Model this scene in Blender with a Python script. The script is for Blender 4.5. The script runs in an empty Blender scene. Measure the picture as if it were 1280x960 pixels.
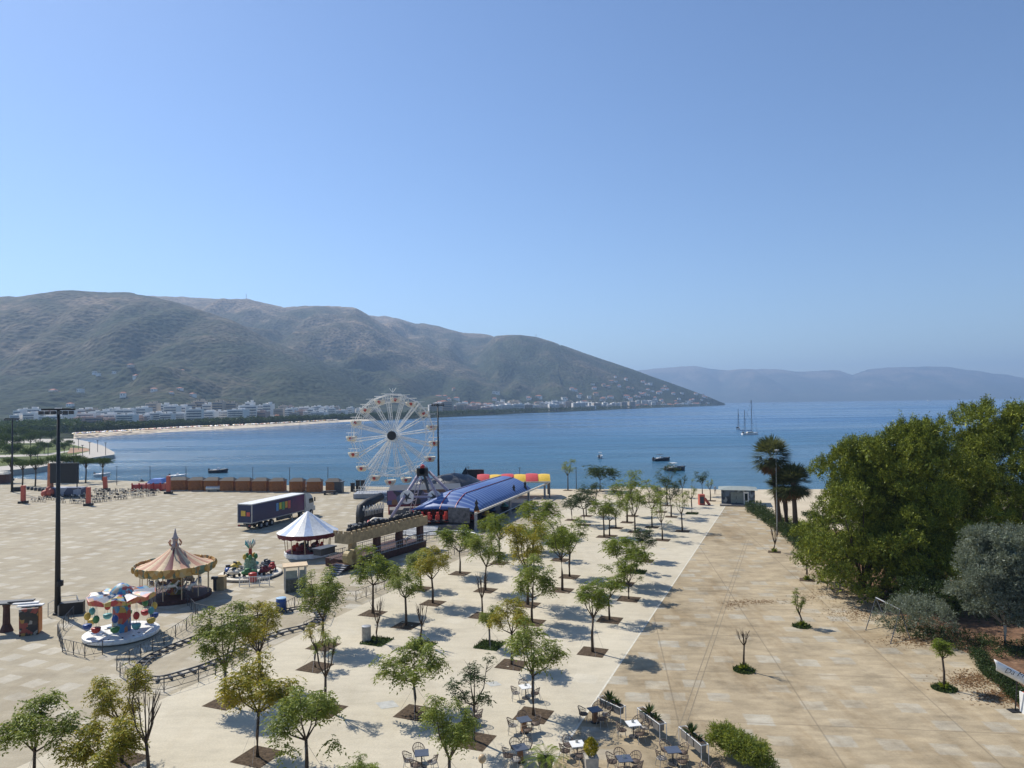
import bpy, math, random
import numpy as np
from mathutils import Matrix, Vector, noise
random.seed(7); rng = np.random.default_rng(7)
R = math.radians; PI = math.pi
scn = bpy.context.scene; col = scn.collection

# ------------------------------------------------------------------ camera
CH = 18.5; FPX = 890.0
cam_d = bpy.data.cameras.new('camera'); cam = bpy.data.objects.new('camera', cam_d); col.objects.link(cam)
CM = Matrix.Rotation(R(90+1.65), 3, 'X') @ Matrix.Rotation(R(-0.8), 3, 'Z')
cam.matrix_world = Matrix.Translation((0, 0, CH)) @ CM.to_4x4()
cam_d.sensor_width = 36; cam_d.lens = 36*FPX/1280; cam_d.clip_start = 0.5; cam_d.clip_end = 60000
scn.camera = cam
def ray(px, py): return CM @ Vector(((px-640)/FPX, -(py-480)/FPX, -1))
def G(px, py, z=0.0):
    r = ray(px, py); t = (z-CH)/r.z; return Vector((r.x*t, r.y*t, z))
def AT(px, py, Y):
    r = ray(px, py); t = Y/r.y; return Vector((r.x*t, Y, CH+r.z*t))
def mpp(y): return 1.0*y/FPX       # metres per pixel at depth

# ------------------------------------------------------------------ world / light
SUN_AZ = math.atan2(-0.76, 0.65)     # from +Y, negative = left
SUN_EL = R(46)
w = bpy.data.worlds.new("World"); scn.world = w; w.use_nodes = True
nt = w.node_tree; bg = nt.nodes['Background']
sky = nt.nodes.new('ShaderNodeTexSky'); sky.sky_type = 'NISHITA'; sky.sun_disc = False
sky.sun_elevation = SUN_EL; sky.sun_rotation = SUN_AZ
sky.air_density = 1.0; sky.dust_density = 0.25; sky.ozone_density = 3.0; sky.altitude = 20
gam = nt.nodes.new('ShaderNodeGamma'); gam.inputs[1].default_value = 1.1; nt.links.new(sky.outputs[0], gam.inputs[0])
tint = nt.nodes.new('ShaderNodeMix'); tint.data_type = 'RGBA'; tint.blend_type = 'MULTIPLY'; tint.inputs[0].default_value = 1.0; tint.inputs[7].default_value = (0.92, 0.94, 1.0, 1)
nt.links.new(gam.outputs[0], tint.inputs[6]); nt.links.new(tint.outputs[2], bg.inputs[0]); bg.inputs[1].default_value = 0.092
sl = bpy.data.lights.new('sun', 'SUN'); sl.energy = 4.8; sl.angle = R(0.53); sl.color = (1, 0.94, 0.84)
so = bpy.data.objects.new('sun', sl); col.objects.link(so)
sd = Vector((math.cos(SUN_EL)*math.sin(SUN_AZ), math.cos(SUN_EL)*math.cos(SUN_AZ), math.sin(SUN_EL)))
so.rotation_euler = sd.to_track_quat('Z', 'Y').to_euler(); so.location = (-50, 40, 80)
vs = scn.view_settings; vs.view_transform = 'Standard'; vs.look = 'None'; vs.gamma = 1; vs.exposure = 0.33
scn.render.engine = 'CYCLES'

# ------------------------------------------------------------------ materials
MATS = {}
class NB:
    def __init__(s, m): s.t = m.node_tree; s.n = s.t.nodes; s.l = s.t.links
    def node(s, typ, **kw):
        n = s.n.new(typ)
        for k, v in kw.items(): setattr(n, k, v)
        return n
    def link(s, a, b): s.l.new(a, b)
    def math(s, op, a, b=None, c=None):
        n = s.node('ShaderNodeMath', operation=op)
        for i, x in enumerate((a, b, c)):
            if x is None: continue
            if isinstance(x, (int, float)): n.inputs[i].default_value = x
            else: s.link(x, n.inputs[i])
        return n.outputs[0]
    def noise(s, vec, scale, detail=3, rough=0.55, out=0):
        n = s.node('ShaderNodeTexNoise'); n.inputs['Scale'].default_value = scale
        n.inputs['Detail'].default_value = detail; n.inputs['Roughness'].default_value = rough
        if vec is not None: s.link(vec, n.inputs['Vector'])
        return n.outputs[out]
    def ramp(s, fac, stops, interp='LINEAR'):
        n = s.node('ShaderNodeValToRGB'); cr = n.color_ramp; cr.interpolation = interp
        while len(cr.elements) < len(stops): cr.elements.new(0.5)
        for e, (p, c) in zip(cr.elements, stops):
            e.position = p; e.color = (c[0], c[1], c[2], 1) if not isinstance(c, (int, float)) else (c, c, c, 1)
        s.link(fac, n.inputs[0]); return n.outputs[0]
    def mix(s, fac, a, b, mode='MIX'):
        n = s.node('ShaderNodeMix', data_type='RGBA', blend_type=mode)
        for i, x in ((0, fac), (6, a), (7, b)):
            if isinstance(x, (int, float)): n.inputs[i].default_value = x
            elif isinstance(x, tuple): n.inputs[i].default_value = (*x[:3], 1)
            else: s.link(x, n.inputs[i])
        return n.outputs[2]
    def mapping(s, vec, scale=(1, 1, 1), rot=(0, 0, 0)):
        n = s.node('ShaderNodeMapping'); s.link(vec, n.inputs[0])
        n.inputs['Scale'].default_value = scale; n.inputs['Rotation'].default_value = rot
        return n.outputs[0]
def newmat(name):
    m = bpy.data.materials.new(name); m.use_nodes = True; MATS[name] = m
    b = NB(m); return m, b, m.node_tree.nodes['Principled BSDF']
def mat(name, color, rough=0.6, metal=0.0, var=0.15, scale=3.0, spec=0.4, bump=0.0):
    if name in MATS: return MATS[name]
    m, b, p = newmat(name)
    tc = b.node('ShaderNodeTexCoord')
    n = b.noise(tc.outputs['Object'], scale, 4)
    dk = tuple(c*(1-var) for c in color); lt = tuple(min(1, c*(1+var)) for c in color)
    b.link(b.ramp(n, [(0.3, dk), (0.7, lt)]), p.inputs['Base Color'])
    p.inputs['Roughness'].default_value = rough; p.inputs['Metallic'].default_value = metal
    p.inputs['Specular IOR Level'].default_value = spec
    if bump:
        bn = b.node('ShaderNodeBump'); bn.inputs['Strength'].default_value = bump; b.link(n, bn.inputs['Height']); b.link(bn.outputs[0], p.inputs['Normal'])
    return m
def leafmat(name, c1, c2, c3, trans=0.35):
    m, b, p = newmat(name)
    g = b.node('ShaderNodeNewGeometry'); oi = b.node('ShaderNodeObjectInfo')
    tc = b.node('ShaderNodeTexCoord')
    n = b.noise(tc.outputs['Object'], 0.9, 2)
    f = b.math('ADD', b.math('MULTIPLY', g.outputs['Random Per Island'], 0.5), b.math('MULTIPLY', n, 0.6))
    f = b.math('SUBTRACT', f, 0.05)
    c = b.ramp(f, [(0.15, c1), (0.5, c2), (0.85, c3)])
    out = m.node_tree.nodes['Material Output']
    d = b.node('ShaderNodeBsdfDiffuse'); t = b.node('ShaderNodeBsdfTranslucent'); mx = b.node('ShaderNodeMixShader')
    b.link(c, d.inputs[0])
    c2_ = b.mix(0.5, c, (c3[0]*1.6, c3[1]*1.5, c3[2]*0.8)); b.link(c2_, t.inputs[0])
    mx.inputs[0].default_value = trans; b.link(d.outputs[0], mx.inputs[1]); b.link(t.outputs[0], mx.inputs[2])
    gl = b.node('ShaderNodeBsdfGlossy'); gl.inputs['Roughness'].default_value = 0.45; gl.inputs[0].default_value = (0.8, 0.85, 0.8, 1)
    m2 = b.node('ShaderNodeMixShader'); m2.inputs[0].default_value = 0.02; b.link(mx.outputs[0], m2.inputs[1]); b.link(gl.outputs[0], m2.inputs[2])
    b.link(m2.outputs[0], out.inputs[0]); return m
def cellmat(name, cols, scale=2.0, rough=0.5, metric=1.0):
    m, b, p = newmat(name)
    tc = b.node('ShaderNodeTexCoord')
    v = b.node('ShaderNodeTexVoronoi'); v.inputs['Scale'].default_value = scale
    wob = b.noise(tc.outputs['Object'], scale*1.5, 3, out=1)
    vec = b.mix(0.25, tc.outputs['Object'], wob)
    b.link(vec, v.inputs['Vector'])
    sep = b.node('ShaderNodeSeparateColor'); b.link(v.outputs['Color'], sep.inputs[0])
    k = len(cols)
    b.link(b.ramp(sep.outputs[0], [(i/k, c) for i, c in enumerate(cols)], 'CONSTANT'), p.inputs['Base Color'])
    p.inputs['Roughness'].default_value = rough
    return m

UV_ANG = math.atan2(0.37, 0.929)    # paving grid heading
def paving(name, base1, base2, patch1, patch2, cell=2.6, prob=0.7, joint=True, stains=0.5, hw=0.26, skew=0.0, strong=1.0):
    m, b, p = newmat(name)
    geo = b.node('ShaderNodeNewGeometry'); P = geo.outputs['Position']
    rot = b.mapping(P, (1, 1, 1), (0, 0, UV_ANG+skew))
    sp = b.node('ShaderNodeSeparateXYZ'); b.link(rot, sp.inputs[0])
    u = b.math('DIVIDE', sp.outputs[0], cell); v = b.math('DIVIDE', sp.outputs[1], cell*0.92)
    vr = b.math('FLOOR', v)
    u = b.math('ADD', u, b.math('MULTIPLY', b.math('PINGPONG', vr, 1.0), 0.5))
    uc = b.math('FLOOR', u)
    cb = b.node('ShaderNodeCombineXYZ'); b.link(uc, cb.inputs[0]); b.link(vr, cb.inputs[1])
    wn = b.node('ShaderNodeTexWhiteNoise', noise_dimensions='2D'); b.link(cb.outputs[0], wn.inputs['Vector'])
    sc = b.node('ShaderNodeSeparateColor'); b.link(wn.outputs['Color'], sc.inputs[0])
    jx = b.math('MULTIPLY', b.math('SUBTRACT', sc.outputs[0], 0.5), 0.38); jy = b.math('MULTIPLY', b.math('SUBTRACT', sc.outputs[1], 0.5), 0.38)
    edge = b.math('MULTIPLY', b.math('SUBTRACT', b.noise(P, 2.2, 3), 0.5), 0.10)
    fx = b.math('ABSOLUTE', b.math('SUBTRACT', b.math('SUBTRACT', b.math('FRACT', u), 0.5), jx))
    fy = b.math('ABSOLUTE', b.math('SUBTRACT', b.math('SUBTRACT', b.math('FRACT', v), 0.5), jy))
    size = b.math('ADD', b.math('MULTIPLY_ADD', wn.outputs['Value'], 0.09, hw-0.05), edge)
    mx = b.math('MAXIMUM', fx, b.math('MULTIPLY', fy, 1.0))
    mask = b.math('MULTIPLY', b.math('SUBTRACT', size, mx), 30.0); mask.node.use_clamp = True
    on = b.math('LESS_THAN', sc.outputs[2], prob)
    fade = b.math('MULTIPLY_ADD', sc.outputs[0], 0.6, 0.4)
    mask = b.math('MULTIPLY', b.math('MULTIPLY', mask, on), fade)
    worn = b.ramp(b.noise(P, 0.8, 5, 0.7), [(0.3, 0.35), (0.6, 1.0)])
    mask = b.math('MULTIPLY', b.math('MULTIPLY', mask, worn), strong)
    big = b.noise(P, 0.05, 6, 0.62)
    basec = b.ramp(big, [(0.35, base1), (0.65, base2)])
    pc = b.mix(sc.outputs[1], patch1, patch2)
    c = b.mix(mask, basec, pc)
    # faint troweled strokes, stains, fine grain
    st = b.noise(b.mapping(P, (0.5, 1.5, 1), (0, 0, UV_ANG+0.3)), 1.0, 4, 0.6)
    c = b.mix(stains*0.5, c, b.ramp(st, [(0.3, 0.55), (0.7, 1.3)]), 'MULTIPLY')
    s2 = b.noise(P, 0.35, 6, 0.7)
    c = b.mix(stains, c, b.ramp(s2, [(0.28, 0.62), (0.5, 1.0), (0.72, 1.12)]), 'MULTIPLY')
    s4 = b.noise(b.mapping(P, (0.6, 0.16, 1), (0, 0, UV_ANG+0.5)), 0.35, 5, 0.75)
    c = b.mix(stains*0.7, c, b.ramp(s4, [(0.36, (0.72, 0.66, 0.58)), (0.5, 1.0)]), 'MULTIPLY')
    s3 = b.noise(P, 9.0, 4, 0.7)
    c = b.mix(0.5, c, b.ramp(s3, [(0.25, 0.72), (0.75, 1.2)]), 'MULTIPLY')
    if joint:
        for (ax, per, wd) in ((0, 7.8, 0.05), (1, 7.8, 0.05)):
            q = b.math('FRACT', b.math('DIVIDE', sp.outputs[ax], per))
            q = b.math('ABSOLUTE', b.math('SUBTRACT', q, 0.5))
            ln = b.math('LESS_THAN', q, wd/per)
            c = b.mix(b.math('MULTIPLY', ln, 0.45), c, (0.16, 0.13, 0.09))
    b.link(c, p.inputs['Base Color']); p.inputs['Roughness'].default_value = 0.85
    p.inputs['Specular IOR Level'].default_value = 0.15
    bn = b.node('ShaderNodeBump'); bn.inputs['Strength'].default_value = 0.25; bn.inputs['Distance'].default_value = 0.02
    b.link(s3, bn.inputs['Height']); b.link(bn.outputs[0], p.inputs['Normal'])
    return m

M = dict(
 white=mat('white_paint', (0.72, 0.72, 0.70), 0.45), offw=mat('cream_paint', (0.62, 0.57, 0.47), 0.6),
 black=mat('black_paint', (0.018, 0.018, 0.02), 0.55), dark=mat('dark_metal', (0.05, 0.055, 0.065), 0.5),
 galv=mat('galvanised', (0.38, 0.39, 0.40), 0.45, 0.6), grey=mat('grey_paint', (0.3, 0.31, 0.33), 0.5),
 red=mat('red_paint', (0.42, 0.04, 0.03), 0.45), faded=mat('faded_red', (0.48, 0.11, 0.07), 0.6), orange=mat('orange_paint', (0.6, 0.22, 0.07), 0.55),
 yellow=mat('yellow_paint', (0.62, 0.42, 0.07), 0.5), blue=mat('blue_paint', (0.03, 0.08, 0.26), 0.4), teal=mat('teal_paint', (0.1, 0.32, 0.32), 0.5),
 green=mat('green_paint', (0.06, 0.2, 0.07), 0.5), gold=mat('gold_paint', (0.45, 0.26, 0.06), 0.45), maroon=mat('maroon_cloth', (0.13, 0.02, 0.03), 0.7),
 pink=mat('pink_canvas', (0.46, 0.24, 0.16), 0.75), cream=mat('cream_canvas', (0.58, 0.44, 0.28), 0.75),
 bark=mat('bark', (0.085, 0.065, 0.05), 0.9, 0, 0.4, 9, 0.1, 0.4), palmbark=mat('palm_bark', (0.12, 0.085, 0.06), 0.9, 0, 0.5, 14, 0.1, 0.5),
 wood=mat('brown_wood', (0.27, 0.115, 0.045), 0.75, 0, 0.3, 2.5, 0.2), woodroof=mat('hut_roof_felt', (0.07, 0.065, 0.06), 0.85),
 castle=mat('sand_render', (0.36, 0.27, 0.15), 0.8, 0, 0.3, 2), plank=mat('dark_plank', (0.07, 0.03, 0.025), 0.7, 0, 0.4),
 soil=mat('soil', (0.085, 0.062, 0.042), 0.95, 0, 0.5, 6, 0.1, 0.8), grassy=mat('pit_grass', (0.04, 0.07, 0.02), 0.9, 0, 0.5, 12, 0.1, 0.8),
 conc=mat('concrete', (0.40, 0.37, 0.32), 0.85, 0, 0.2, 4), darkconc=mat('dark_concrete', (0.17, 0.16, 0.15), 0.85, 0, 0.3, 3),
 wicker=mat('wicker', (0.13, 0.095, 0.075), 0.7, 0, 0.4, 25), cushion=mat('cushion', (0.38, 0.36, 0.33), 0.8), slate=mat('slate_top', (0.07, 0.085, 0.12), 0.4),
 purple=mat('violet_grey_paint', (0.33, 0.29, 0.36), 0.45), glass=mat('dark_glass', (0.02, 0.03, 0.035), 0.08, 0, 0.1, 3, 0.8),
 tyre=mat('tyre', (0.02, 0.02, 0.02), 0.8), screen=mat('screen_face', (0.008, 0.009, 0.012), 0.5), skin=mat('skin', (0.45, 0.26, 0.18), 0.6),
 bldg=mat('white_render', (0.78, 0.76, 0.72), 0.8, 0, 0.08, 0.05), bldg2=mat('beige_render', (0.5, 0.43, 0.35), 0.8, 0, 0.1, 0.05), bldg3=mat('pinkish_render', (0.5, 0.36, 0.3), 0.8, 0, 0.1, 0.05),
 shade=mat('balcony_recess', (0.10, 0.12, 0.15), 0.6), rooft=mat('terracotta', (0.34, 0.13, 0.07), 0.85),
 bluew=mat('blue_wall', (0.22, 0.33, 0.5), 0.6), fibre=mat('boat_white', (0.75, 0.75, 0.74), 0.3), rubber=mat('boat_dark', (0.03, 0.04, 0.06), 0.5),
 bluetarp=mat('blue_tarp', (0.08, 0.19, 0.5), 0.6), silver=mat('silver_tank', (0.6, 0.6, 0.58), 0.35, 0.5),
)
LEAF = dict(
 green=leafmat('leaf_green', (0.05, 0.085, 0.012), (0.12, 0.175, 0.022), (0.27, 0.30, 0.04)),
 yellow=leafmat('leaf_yellow', (0.07, 0.10, 0.012), (0.19, 0.21, 0.025), (0.46, 0.36, 0.05)),
 olive=leafmat('leaf_dusty', (0.06, 0.095, 0.018), (0.15, 0.195, 0.035), (0.30, 0.33, 0.07)),
 pine=leafmat('leaf_pine', (0.04, 0.065, 0.012), (0.14, 0.175, 0.022), (0.36, 0.38, 0.05), 0.06),
 pale=leafmat('leaf_silver', (0.07, 0.095, 0.065), (0.14, 0.17, 0.13), (0.26, 0.29, 0.235), 0.25),
 dark=leafmat('leaf_dark', (0.018, 0.035, 0.012), (0.035, 0.06, 0.018), (0.07, 0.10, 0.03), 0.25),
 park=leafmat('leaf_park', (0.02, 0.04, 0.01), (0.04, 0.07, 0.015), (0.08, 0.12, 0.03), 0.25),
 palm=leafmat('leaf_palm', (0.045, 0.06, 0.02), (0.08, 0.10, 0.035), (0.16, 0.17, 0.08), 0.25),
 dry=leafmat('leaf_dry', (0.12, 0.06, 0.03), (0.2, 0.12, 0.06), (0.3, 0.2, 0.11), 0.2),
)

# ------------------------------------------------------------------ mesh helpers
class MB:
    def __init__(s): s.v = []; s.f = []; s.m = []
    def add(s, vs, fs, mi=0, T=None):
        o = len(s.v)
        if T is not None: vs = [T @ Vector(x) for x in vs]
        s.v += [tuple(x) for x in vs]; s.f += [tuple(i+o for i in f) for f in fs]; s.m += [mi]*len(fs); return s
    def box(s, c, d, rz=0, mi=0, T=None, taper=1.0):
        x, y, z = d[0]/2, d[1]/2, d[2]/2; t = taper
        vs = [(-x, -y, -z), (x, -y, -z), (x, y, -z), (-x, y, -z), (-x*t, -y*t, z), (x*t, -y*t, z), (x*t, y*t, z), (-x*t, y*t, z)]
        cr, sr = math.cos(rz), math.sin(rz)
        vs = [(c[0]+a*cr-b*sr, c[1]+a*sr+b*cr, c[2]+e) for a, b, e in vs]
        return s.add(vs, [(3, 2, 1, 0), (4, 5, 6, 7), (0, 1, 5, 4), (1, 2, 6, 5), (2, 3, 7, 6), (3, 0, 4, 7)], mi, T)
    def tube(s, pts, r, n=6, mi=0, cap=True, closed=False):
        pts = [Vector(p) for p in pts]; k = len(pts)
        rs = r if isinstance(r, (list, tuple)) else [r]*k
        vs = []
        for i, p in enumerate(pts):
            if closed: d = pts[(i+1) % k]-pts[i-1]
            else: d = pts[min(i+1, k-1)]-pts[max(i-1, 0)]
            if d.length < 1e-9: d = Vector((0, 0, 1))
            d.normalize(); a = d.cross(Vector((0, 0, 1)))
            if a.length < 0.05: a = d.cross(Vector((0, 1, 0)))
            a.normalize(); b = d.cross(a)
            for j in range(n):
                t = 2*PI*j/n; vs.append(p+(a*math.cos(t)+b*math.sin(t))*rs[i])
        fs = []
        for i in range(k if closed else k-1):
            i2 = (i+1) % k
            for j in range(n): fs.append((i*n+j, i*n+(j+1) % n, i2*n+(j+1) % n, i2*n+j))
        if cap and not closed: fs += [tuple(range(n))[::-1], tuple((k-1)*n+j for j in range(n))]
        return s.add(vs, fs, mi)
    def lathe(s, prof, n=16, mi=0, c=(0, 0, 0), a0=0.0, sq=None):
        vs = []; k = len(prof)
        for r, z in prof:
            for j in range(n):
                t = a0+2*PI*j/n; vs.append((c[0]+r*math.cos(t), c[1]+r*math.sin(t), c[2]+z))
        fs = [(i*n+j, i*n+(j+1) % n, (i+1)*n+(j+1) % n, (i+1)*n+j) for i in range(k-1) for j in range(n)]
        fs += [tuple(range(n))[::-1], tuple((k-1)*n+j for j in range(n))]
        return s.add(vs, fs, mi)
    def prism(s, poly, z0, z1, mi=0):
        n = len(poly); vs = [(p[0], p[1], z0) for p in poly]+[(p[0], p[1], z1) for p in poly]
        return s.add(vs, [tuple(range(n))[::-1], tuple(range(n, 2*n))]+[(i, (i+1) % n, (i+1) % n+n, i+n) for i in range(n)], mi)
    def ell(s, c, r, n=8, k=6, mi=0):
        prof = [(max(1e-4, math.sin(PI*i/k)), -math.cos(PI*i/k)) for i in range(k+1)]
        vs = []
        for a, z in prof:
            for j in range(n):
                t = 2*PI*j/n; vs.append((c[0]+r[0]*a*math.cos(t), c[1]+r[1]*a*math.sin(t), c[2]+r[2]*z))
        fs = [(i*n+j, i*n+(j+1) % n, (i+1)*n+(j+1) % n, (i+1)*n+j) for i in range(k) for j in range(n)]
        return s.add(vs, fs, mi)
    def build(s, name, mats, parent=None, smooth=False):
        me = bpy.data.meshes.new(name); me.from_pydata(s.v, [], s.f)
        for m in (mats if isinstance(mats, (list, tuple)) else [mats]): me.materials.append(m)
        if any(s.m): me.polygons.foreach_set('material_index', s.m)
        if smooth: me.polygons.foreach_set('use_smooth', [True]*len(s.f))
        me.update(); o = bpy.data.objects.new(name, me); col.objects.link(o)
        if parent: o.parent = parent
        return o
def quads(name, arr, m, parent=None):
    arr = np.asarray(arr, dtype=np.float32).reshape(-1, 4, 3); n = len(arr)
    me = bpy.data.meshes.new(name); me.vertices.add(n*4); me.vertices.foreach_set('co', arr.ravel())
    me.loops.add(n*4); me.loops.foreach_set('vertex_index', np.arange(n*4, dtype=np.int32))
    me.polygons.add(n); me.polygons.foreach_set('loop_start', np.arange(0, n*4, 4, dtype=np.int32))
    me.polygons.foreach_set('loop_total', np.full(n, 4, dtype=np.int32))
    me.materials.append(m); me.update(); me.validate(); o = bpy.data.objects.new(name, me); col.objects.link(o)
    if parent: o.parent = parent
    return o
def leafq(c, d, L, W, nrm=None):
    """rhombic leaves: c (N,3) base points, d (N,3) unit directions"""
    n = len(c); L = np.broadcast_to(L, n)[:, None]; W = np.broadcast_to(W, n)[:, None]
    if nrm is None: nrm = rng.normal(size=(n, 3))
    s = np.cross(d, nrm); s /= (np.linalg.norm(s, axis=1, keepdims=True)+1e-9)
    return np.stack([c, c+d*L*0.5+s*W*0.5, c+d*L, c+d*L*0.5-s*W*0.5], axis=1)
def unit(a): return a/(np.linalg.norm(a, axis=-1, keepdims=True)+1e-9)
def tag(o, label=None, cat=None, group=None, kind=None):
    if label: o['label'] = label
    if cat: o['category'] = cat
    if group: o['group'] = group
    if kind: o['kind'] = kind
    return o
def thing(name, label, cat, loc=(0, 0, 0), rz=0.0, group=None):
    o = bpy.data.objects.new(name, None); col.objects.link(o); o.location = loc; o.rotation_euler = (0, 0, rz)
    o.empty_display_size = 0.3
    return tag(o, label, cat, group)
def copy_tree(o, parent=None):
    c = o.copy(); col.objects.link(c); c.parent = parent
    for ch in o.children: copy_tree(ch, c)
    return c
def heading(p, q): return math.atan2(q[1]-p[1], q[0]-p[0])

# ================================================================== SETTING
SEA = -1.5
# ---- sea
m, b, p = newmat('sea_water')
geo = b.node('ShaderNodeNewGeometry'); P = geo.outputs['Position']
big = b.noise(b.mapping(P, (0.0016, 0.009, 1), (0, 0, 0.06)), 1.0, 5, 0.6)
mid = b.noise(b.mapping(P, (0.02, 0.055, 1), (0, 0, 0.15)), 1.0, 4, 0.6)
shore = b.node('ShaderNodeSeparateXYZ'); b.link(P, shore.inputs[0])
dist = b.math('DIVIDE', shore.outputs[1], 700.0); dist.node.use_clamp = True
cc = b.ramp(dist, [(0.1, (0.030, 0.115, 0.145)), (0.35, (0.032, 0.112, 0.185)), (1.0, (0.036, 0.115, 0.24))])
cc = b.mix(0.8, cc, b.ramp(mid, [(0.3, 0.7), (0.7, 1.25)]), 'MULTIPLY')
b.link(cc, p.inputs['Base Color']); p.inputs['IOR'].default_value = 1.33
b.link(b.ramp(big, [(0.42, 0.10), (0.60, 0.32)]), p.inputs['Roughness'])
n1 = b.noise(b.mapping(P, (0.20, 0.55, 1), (0, 0, 0.2)), 1.0, 6, 0.65)
n2 = b.noise(b.mapping(P, (0.03, 0.09, 1), (0, 0, -0.1)), 1.0, 3, 0.55)
hgt = b.math('ADD', b.math('MULTIPLY', n1, 0.8), b.math('MULTIPLY', n2, 1.6))
bn = b.node('ShaderNodeBump'); bn.inputs['Distance'].default_value = 1.0
b.link(b.ramp(big, [(0.40, 0.35), (0.60, 1.0)]), bn.inputs['Strength']); b.link(hgt, bn.inputs['Height']); b.link(bn.outputs[0], p.inputs['Normal'])
sea = MB(); sea.add([(-15000, -200, SEA), (15000, -200, SEA), (15000, 15000, SEA), (-15000, 15000, SEA)], [(0, 1, 2, 3)])
tag(sea.build('sea', m), kind='structure')

# ---- plaza slab, beach, zones
shore_px = [(-420, 604), (-150, 600), (0, 597), (60, 600), (128, 600), (215, 603), (330, 606), (450, 608), (560, 610), (700, 612), (860, 612), (1000, 612), (1300, 612)]
sp_ = [G(x, y) for x, y in shore_px]
land = [(-190, -60)]+[(q.x, q.y) for q in sp_]+[(190, 140), (190, -60)]
pm = paving('plaza_paving', (0.35, 0.305, 0.22), (0.41, 0.36, 0.265), (0.56, 0.52, 0.43), (0.48, 0.45, 0.38), cell=2.7, prob=0.8, joint=False, stains=0.5, hw=0.27, strong=0.9)
g = MB(); g.prism(land, -6, 0.0); tag(g.build('plaza', pm), kind='structure')
def sheet(name, pts, z, m):
    g = MB(); g.add([(q[0], q[1], z) for q in pts], [tuple(range(len(pts)))]); o = g.build(name, m)
    if o.data.polygons[0].normal.z < 0: o.data.flip_normals()
    return tag(o, kind='structure')
cu, sn = math.cos(UV_ANG), math.sin(UV_ANG)
def W(u, v, z=0.0): return Vector((sn*u+cu*v, cu*u-sn*v, z))       # along-strip u, across v (positive = right)
VB = -11.5      # boundary between the tree strip and the tan promenade
q = G(781.3, 820); VB = q.x*cu-q.y*sn
strip = paving('tree_strip_paving', (0.50, 0.45, 0.345), (0.57, 0.515, 0.40), (0.6, 0.56, 0.46), (0.56, 0.52, 0.43), cell=3.1, prob=0.1, joint=False, stains=0.35, strong=0.5)
tan = paving('promenade_paving', (0.33, 0.265, 0.17), (0.45, 0.37, 0.25), (0.47, 0.44, 0.36), (0.39, 0.38, 0.33), cell=2.7, prob=0.75, joint=True, stains=0.95, hw=0.27, skew=-0.25, strong=0.75)
sheet('tree_strip', [W(-20, VB-26), W(-20, VB), W(156, VB), W(156, VB-26)], 0.004, strip)
edge_px = [(1290, 905), (1245, 858), (1215, 820), (1150, 790), (1085, 745), (1045, 715), (1010, 690), (975, 655), (950, 638), (941, 631)]
edge = [G(*e) for e in edge_px]
sheet('promenade', [W(-20, VB), W(-20, VB+42)]+[(e.x, e.y) for e in edge]+[W(134, VB)], 0.004, tan)
ln = MB(); a_, b_ = W(-20, VB), W(134, VB)
ln.add([W(-20, VB-0.06, 0.009), W(-20, VB+0.06, 0.009), W(134, VB+0.06, 0.009), W(134, VB-0.06, 0.009)], [(0, 1, 2, 3)])
tag(ln.build('paving_joint', mat('joint_concrete', (0.58, 0.55, 0.46), 0.8)), kind='structure')
# drain channels and pale service lines down the promenade
chn = MB()
for dv in (5.4, 5.75):
    chn.add([W(-5, VB+dv, 0.009), W(-5, VB+dv+0.05, 0.009), W(100, VB+dv+0.05, 0.009), W(100, VB+dv, 0.009)], [(0, 1, 2, 3)])
tag(chn.build('drain_channel', mat('channel_edge', (0.22, 0.18, 0.12), 0.8)), kind='structure')
# garden soil on the right
m, b, p = newmat('garden_soil')
tc = b.node('ShaderNodeNewGeometry')
n_ = b.noise(tc.outputs['Position'], 1.2, 6, 0.75)
b.link(b.ramp(n_, [(0.3, (0.05, 0.035, 0.02)), (0.5, (0.16, 0.085, 0.045)), (0.7, (0.28, 0.17, 0.10))]), p.inputs['Base Color']); p.inputs['Roughness'].default_value = 0.95
gs = [(e.x+0.1, e.y) for e in edge[:-1]]+[(60, 100), (90, 60), (60, 10)]
sheet('garden_soil', gs, 0.008, m)
# sand
m, b, p = newmat('sand')
tc = b.node('ShaderNodeNewGeometry')
n_ = b.noise(tc.outputs['Position'], 0.25, 6, 0.7)
b.link(b.ramp(n_, [(0.3, (0.42, 0.35, 0.24)), (0.7, (0.56, 0.48, 0.35))]), p.inputs['Base Color']); p.inputs['Roughness'].default_value = 0.95
sheet('beach', [G(700, 622), G(940, 632), G(975, 655), G(1100, 668), (150, 95), (150, sp_[-1].y-0.5), (sp_[-3].x, sp_[-3].y-0.5), (sp_[-5].x, sp_[-5].y-0.5), (sp_[-4].x-12, sp_[-4].y-0.5)], 0.012, m)
g = MB()
for i in range(len(sp_)-1):
    a, c = sp_[i], sp_[i+1]
    g.add([(a.x, a.y-0.2, 0.0), (c.x, c.y-0.2, 0.0), (c.x, c.y+9, SEA-0.3), (a.x, a.y+9, SEA-0.3)], [(0, 1, 2, 3)])
tag(g.build('beach_slope', m), kind='structure')

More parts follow.
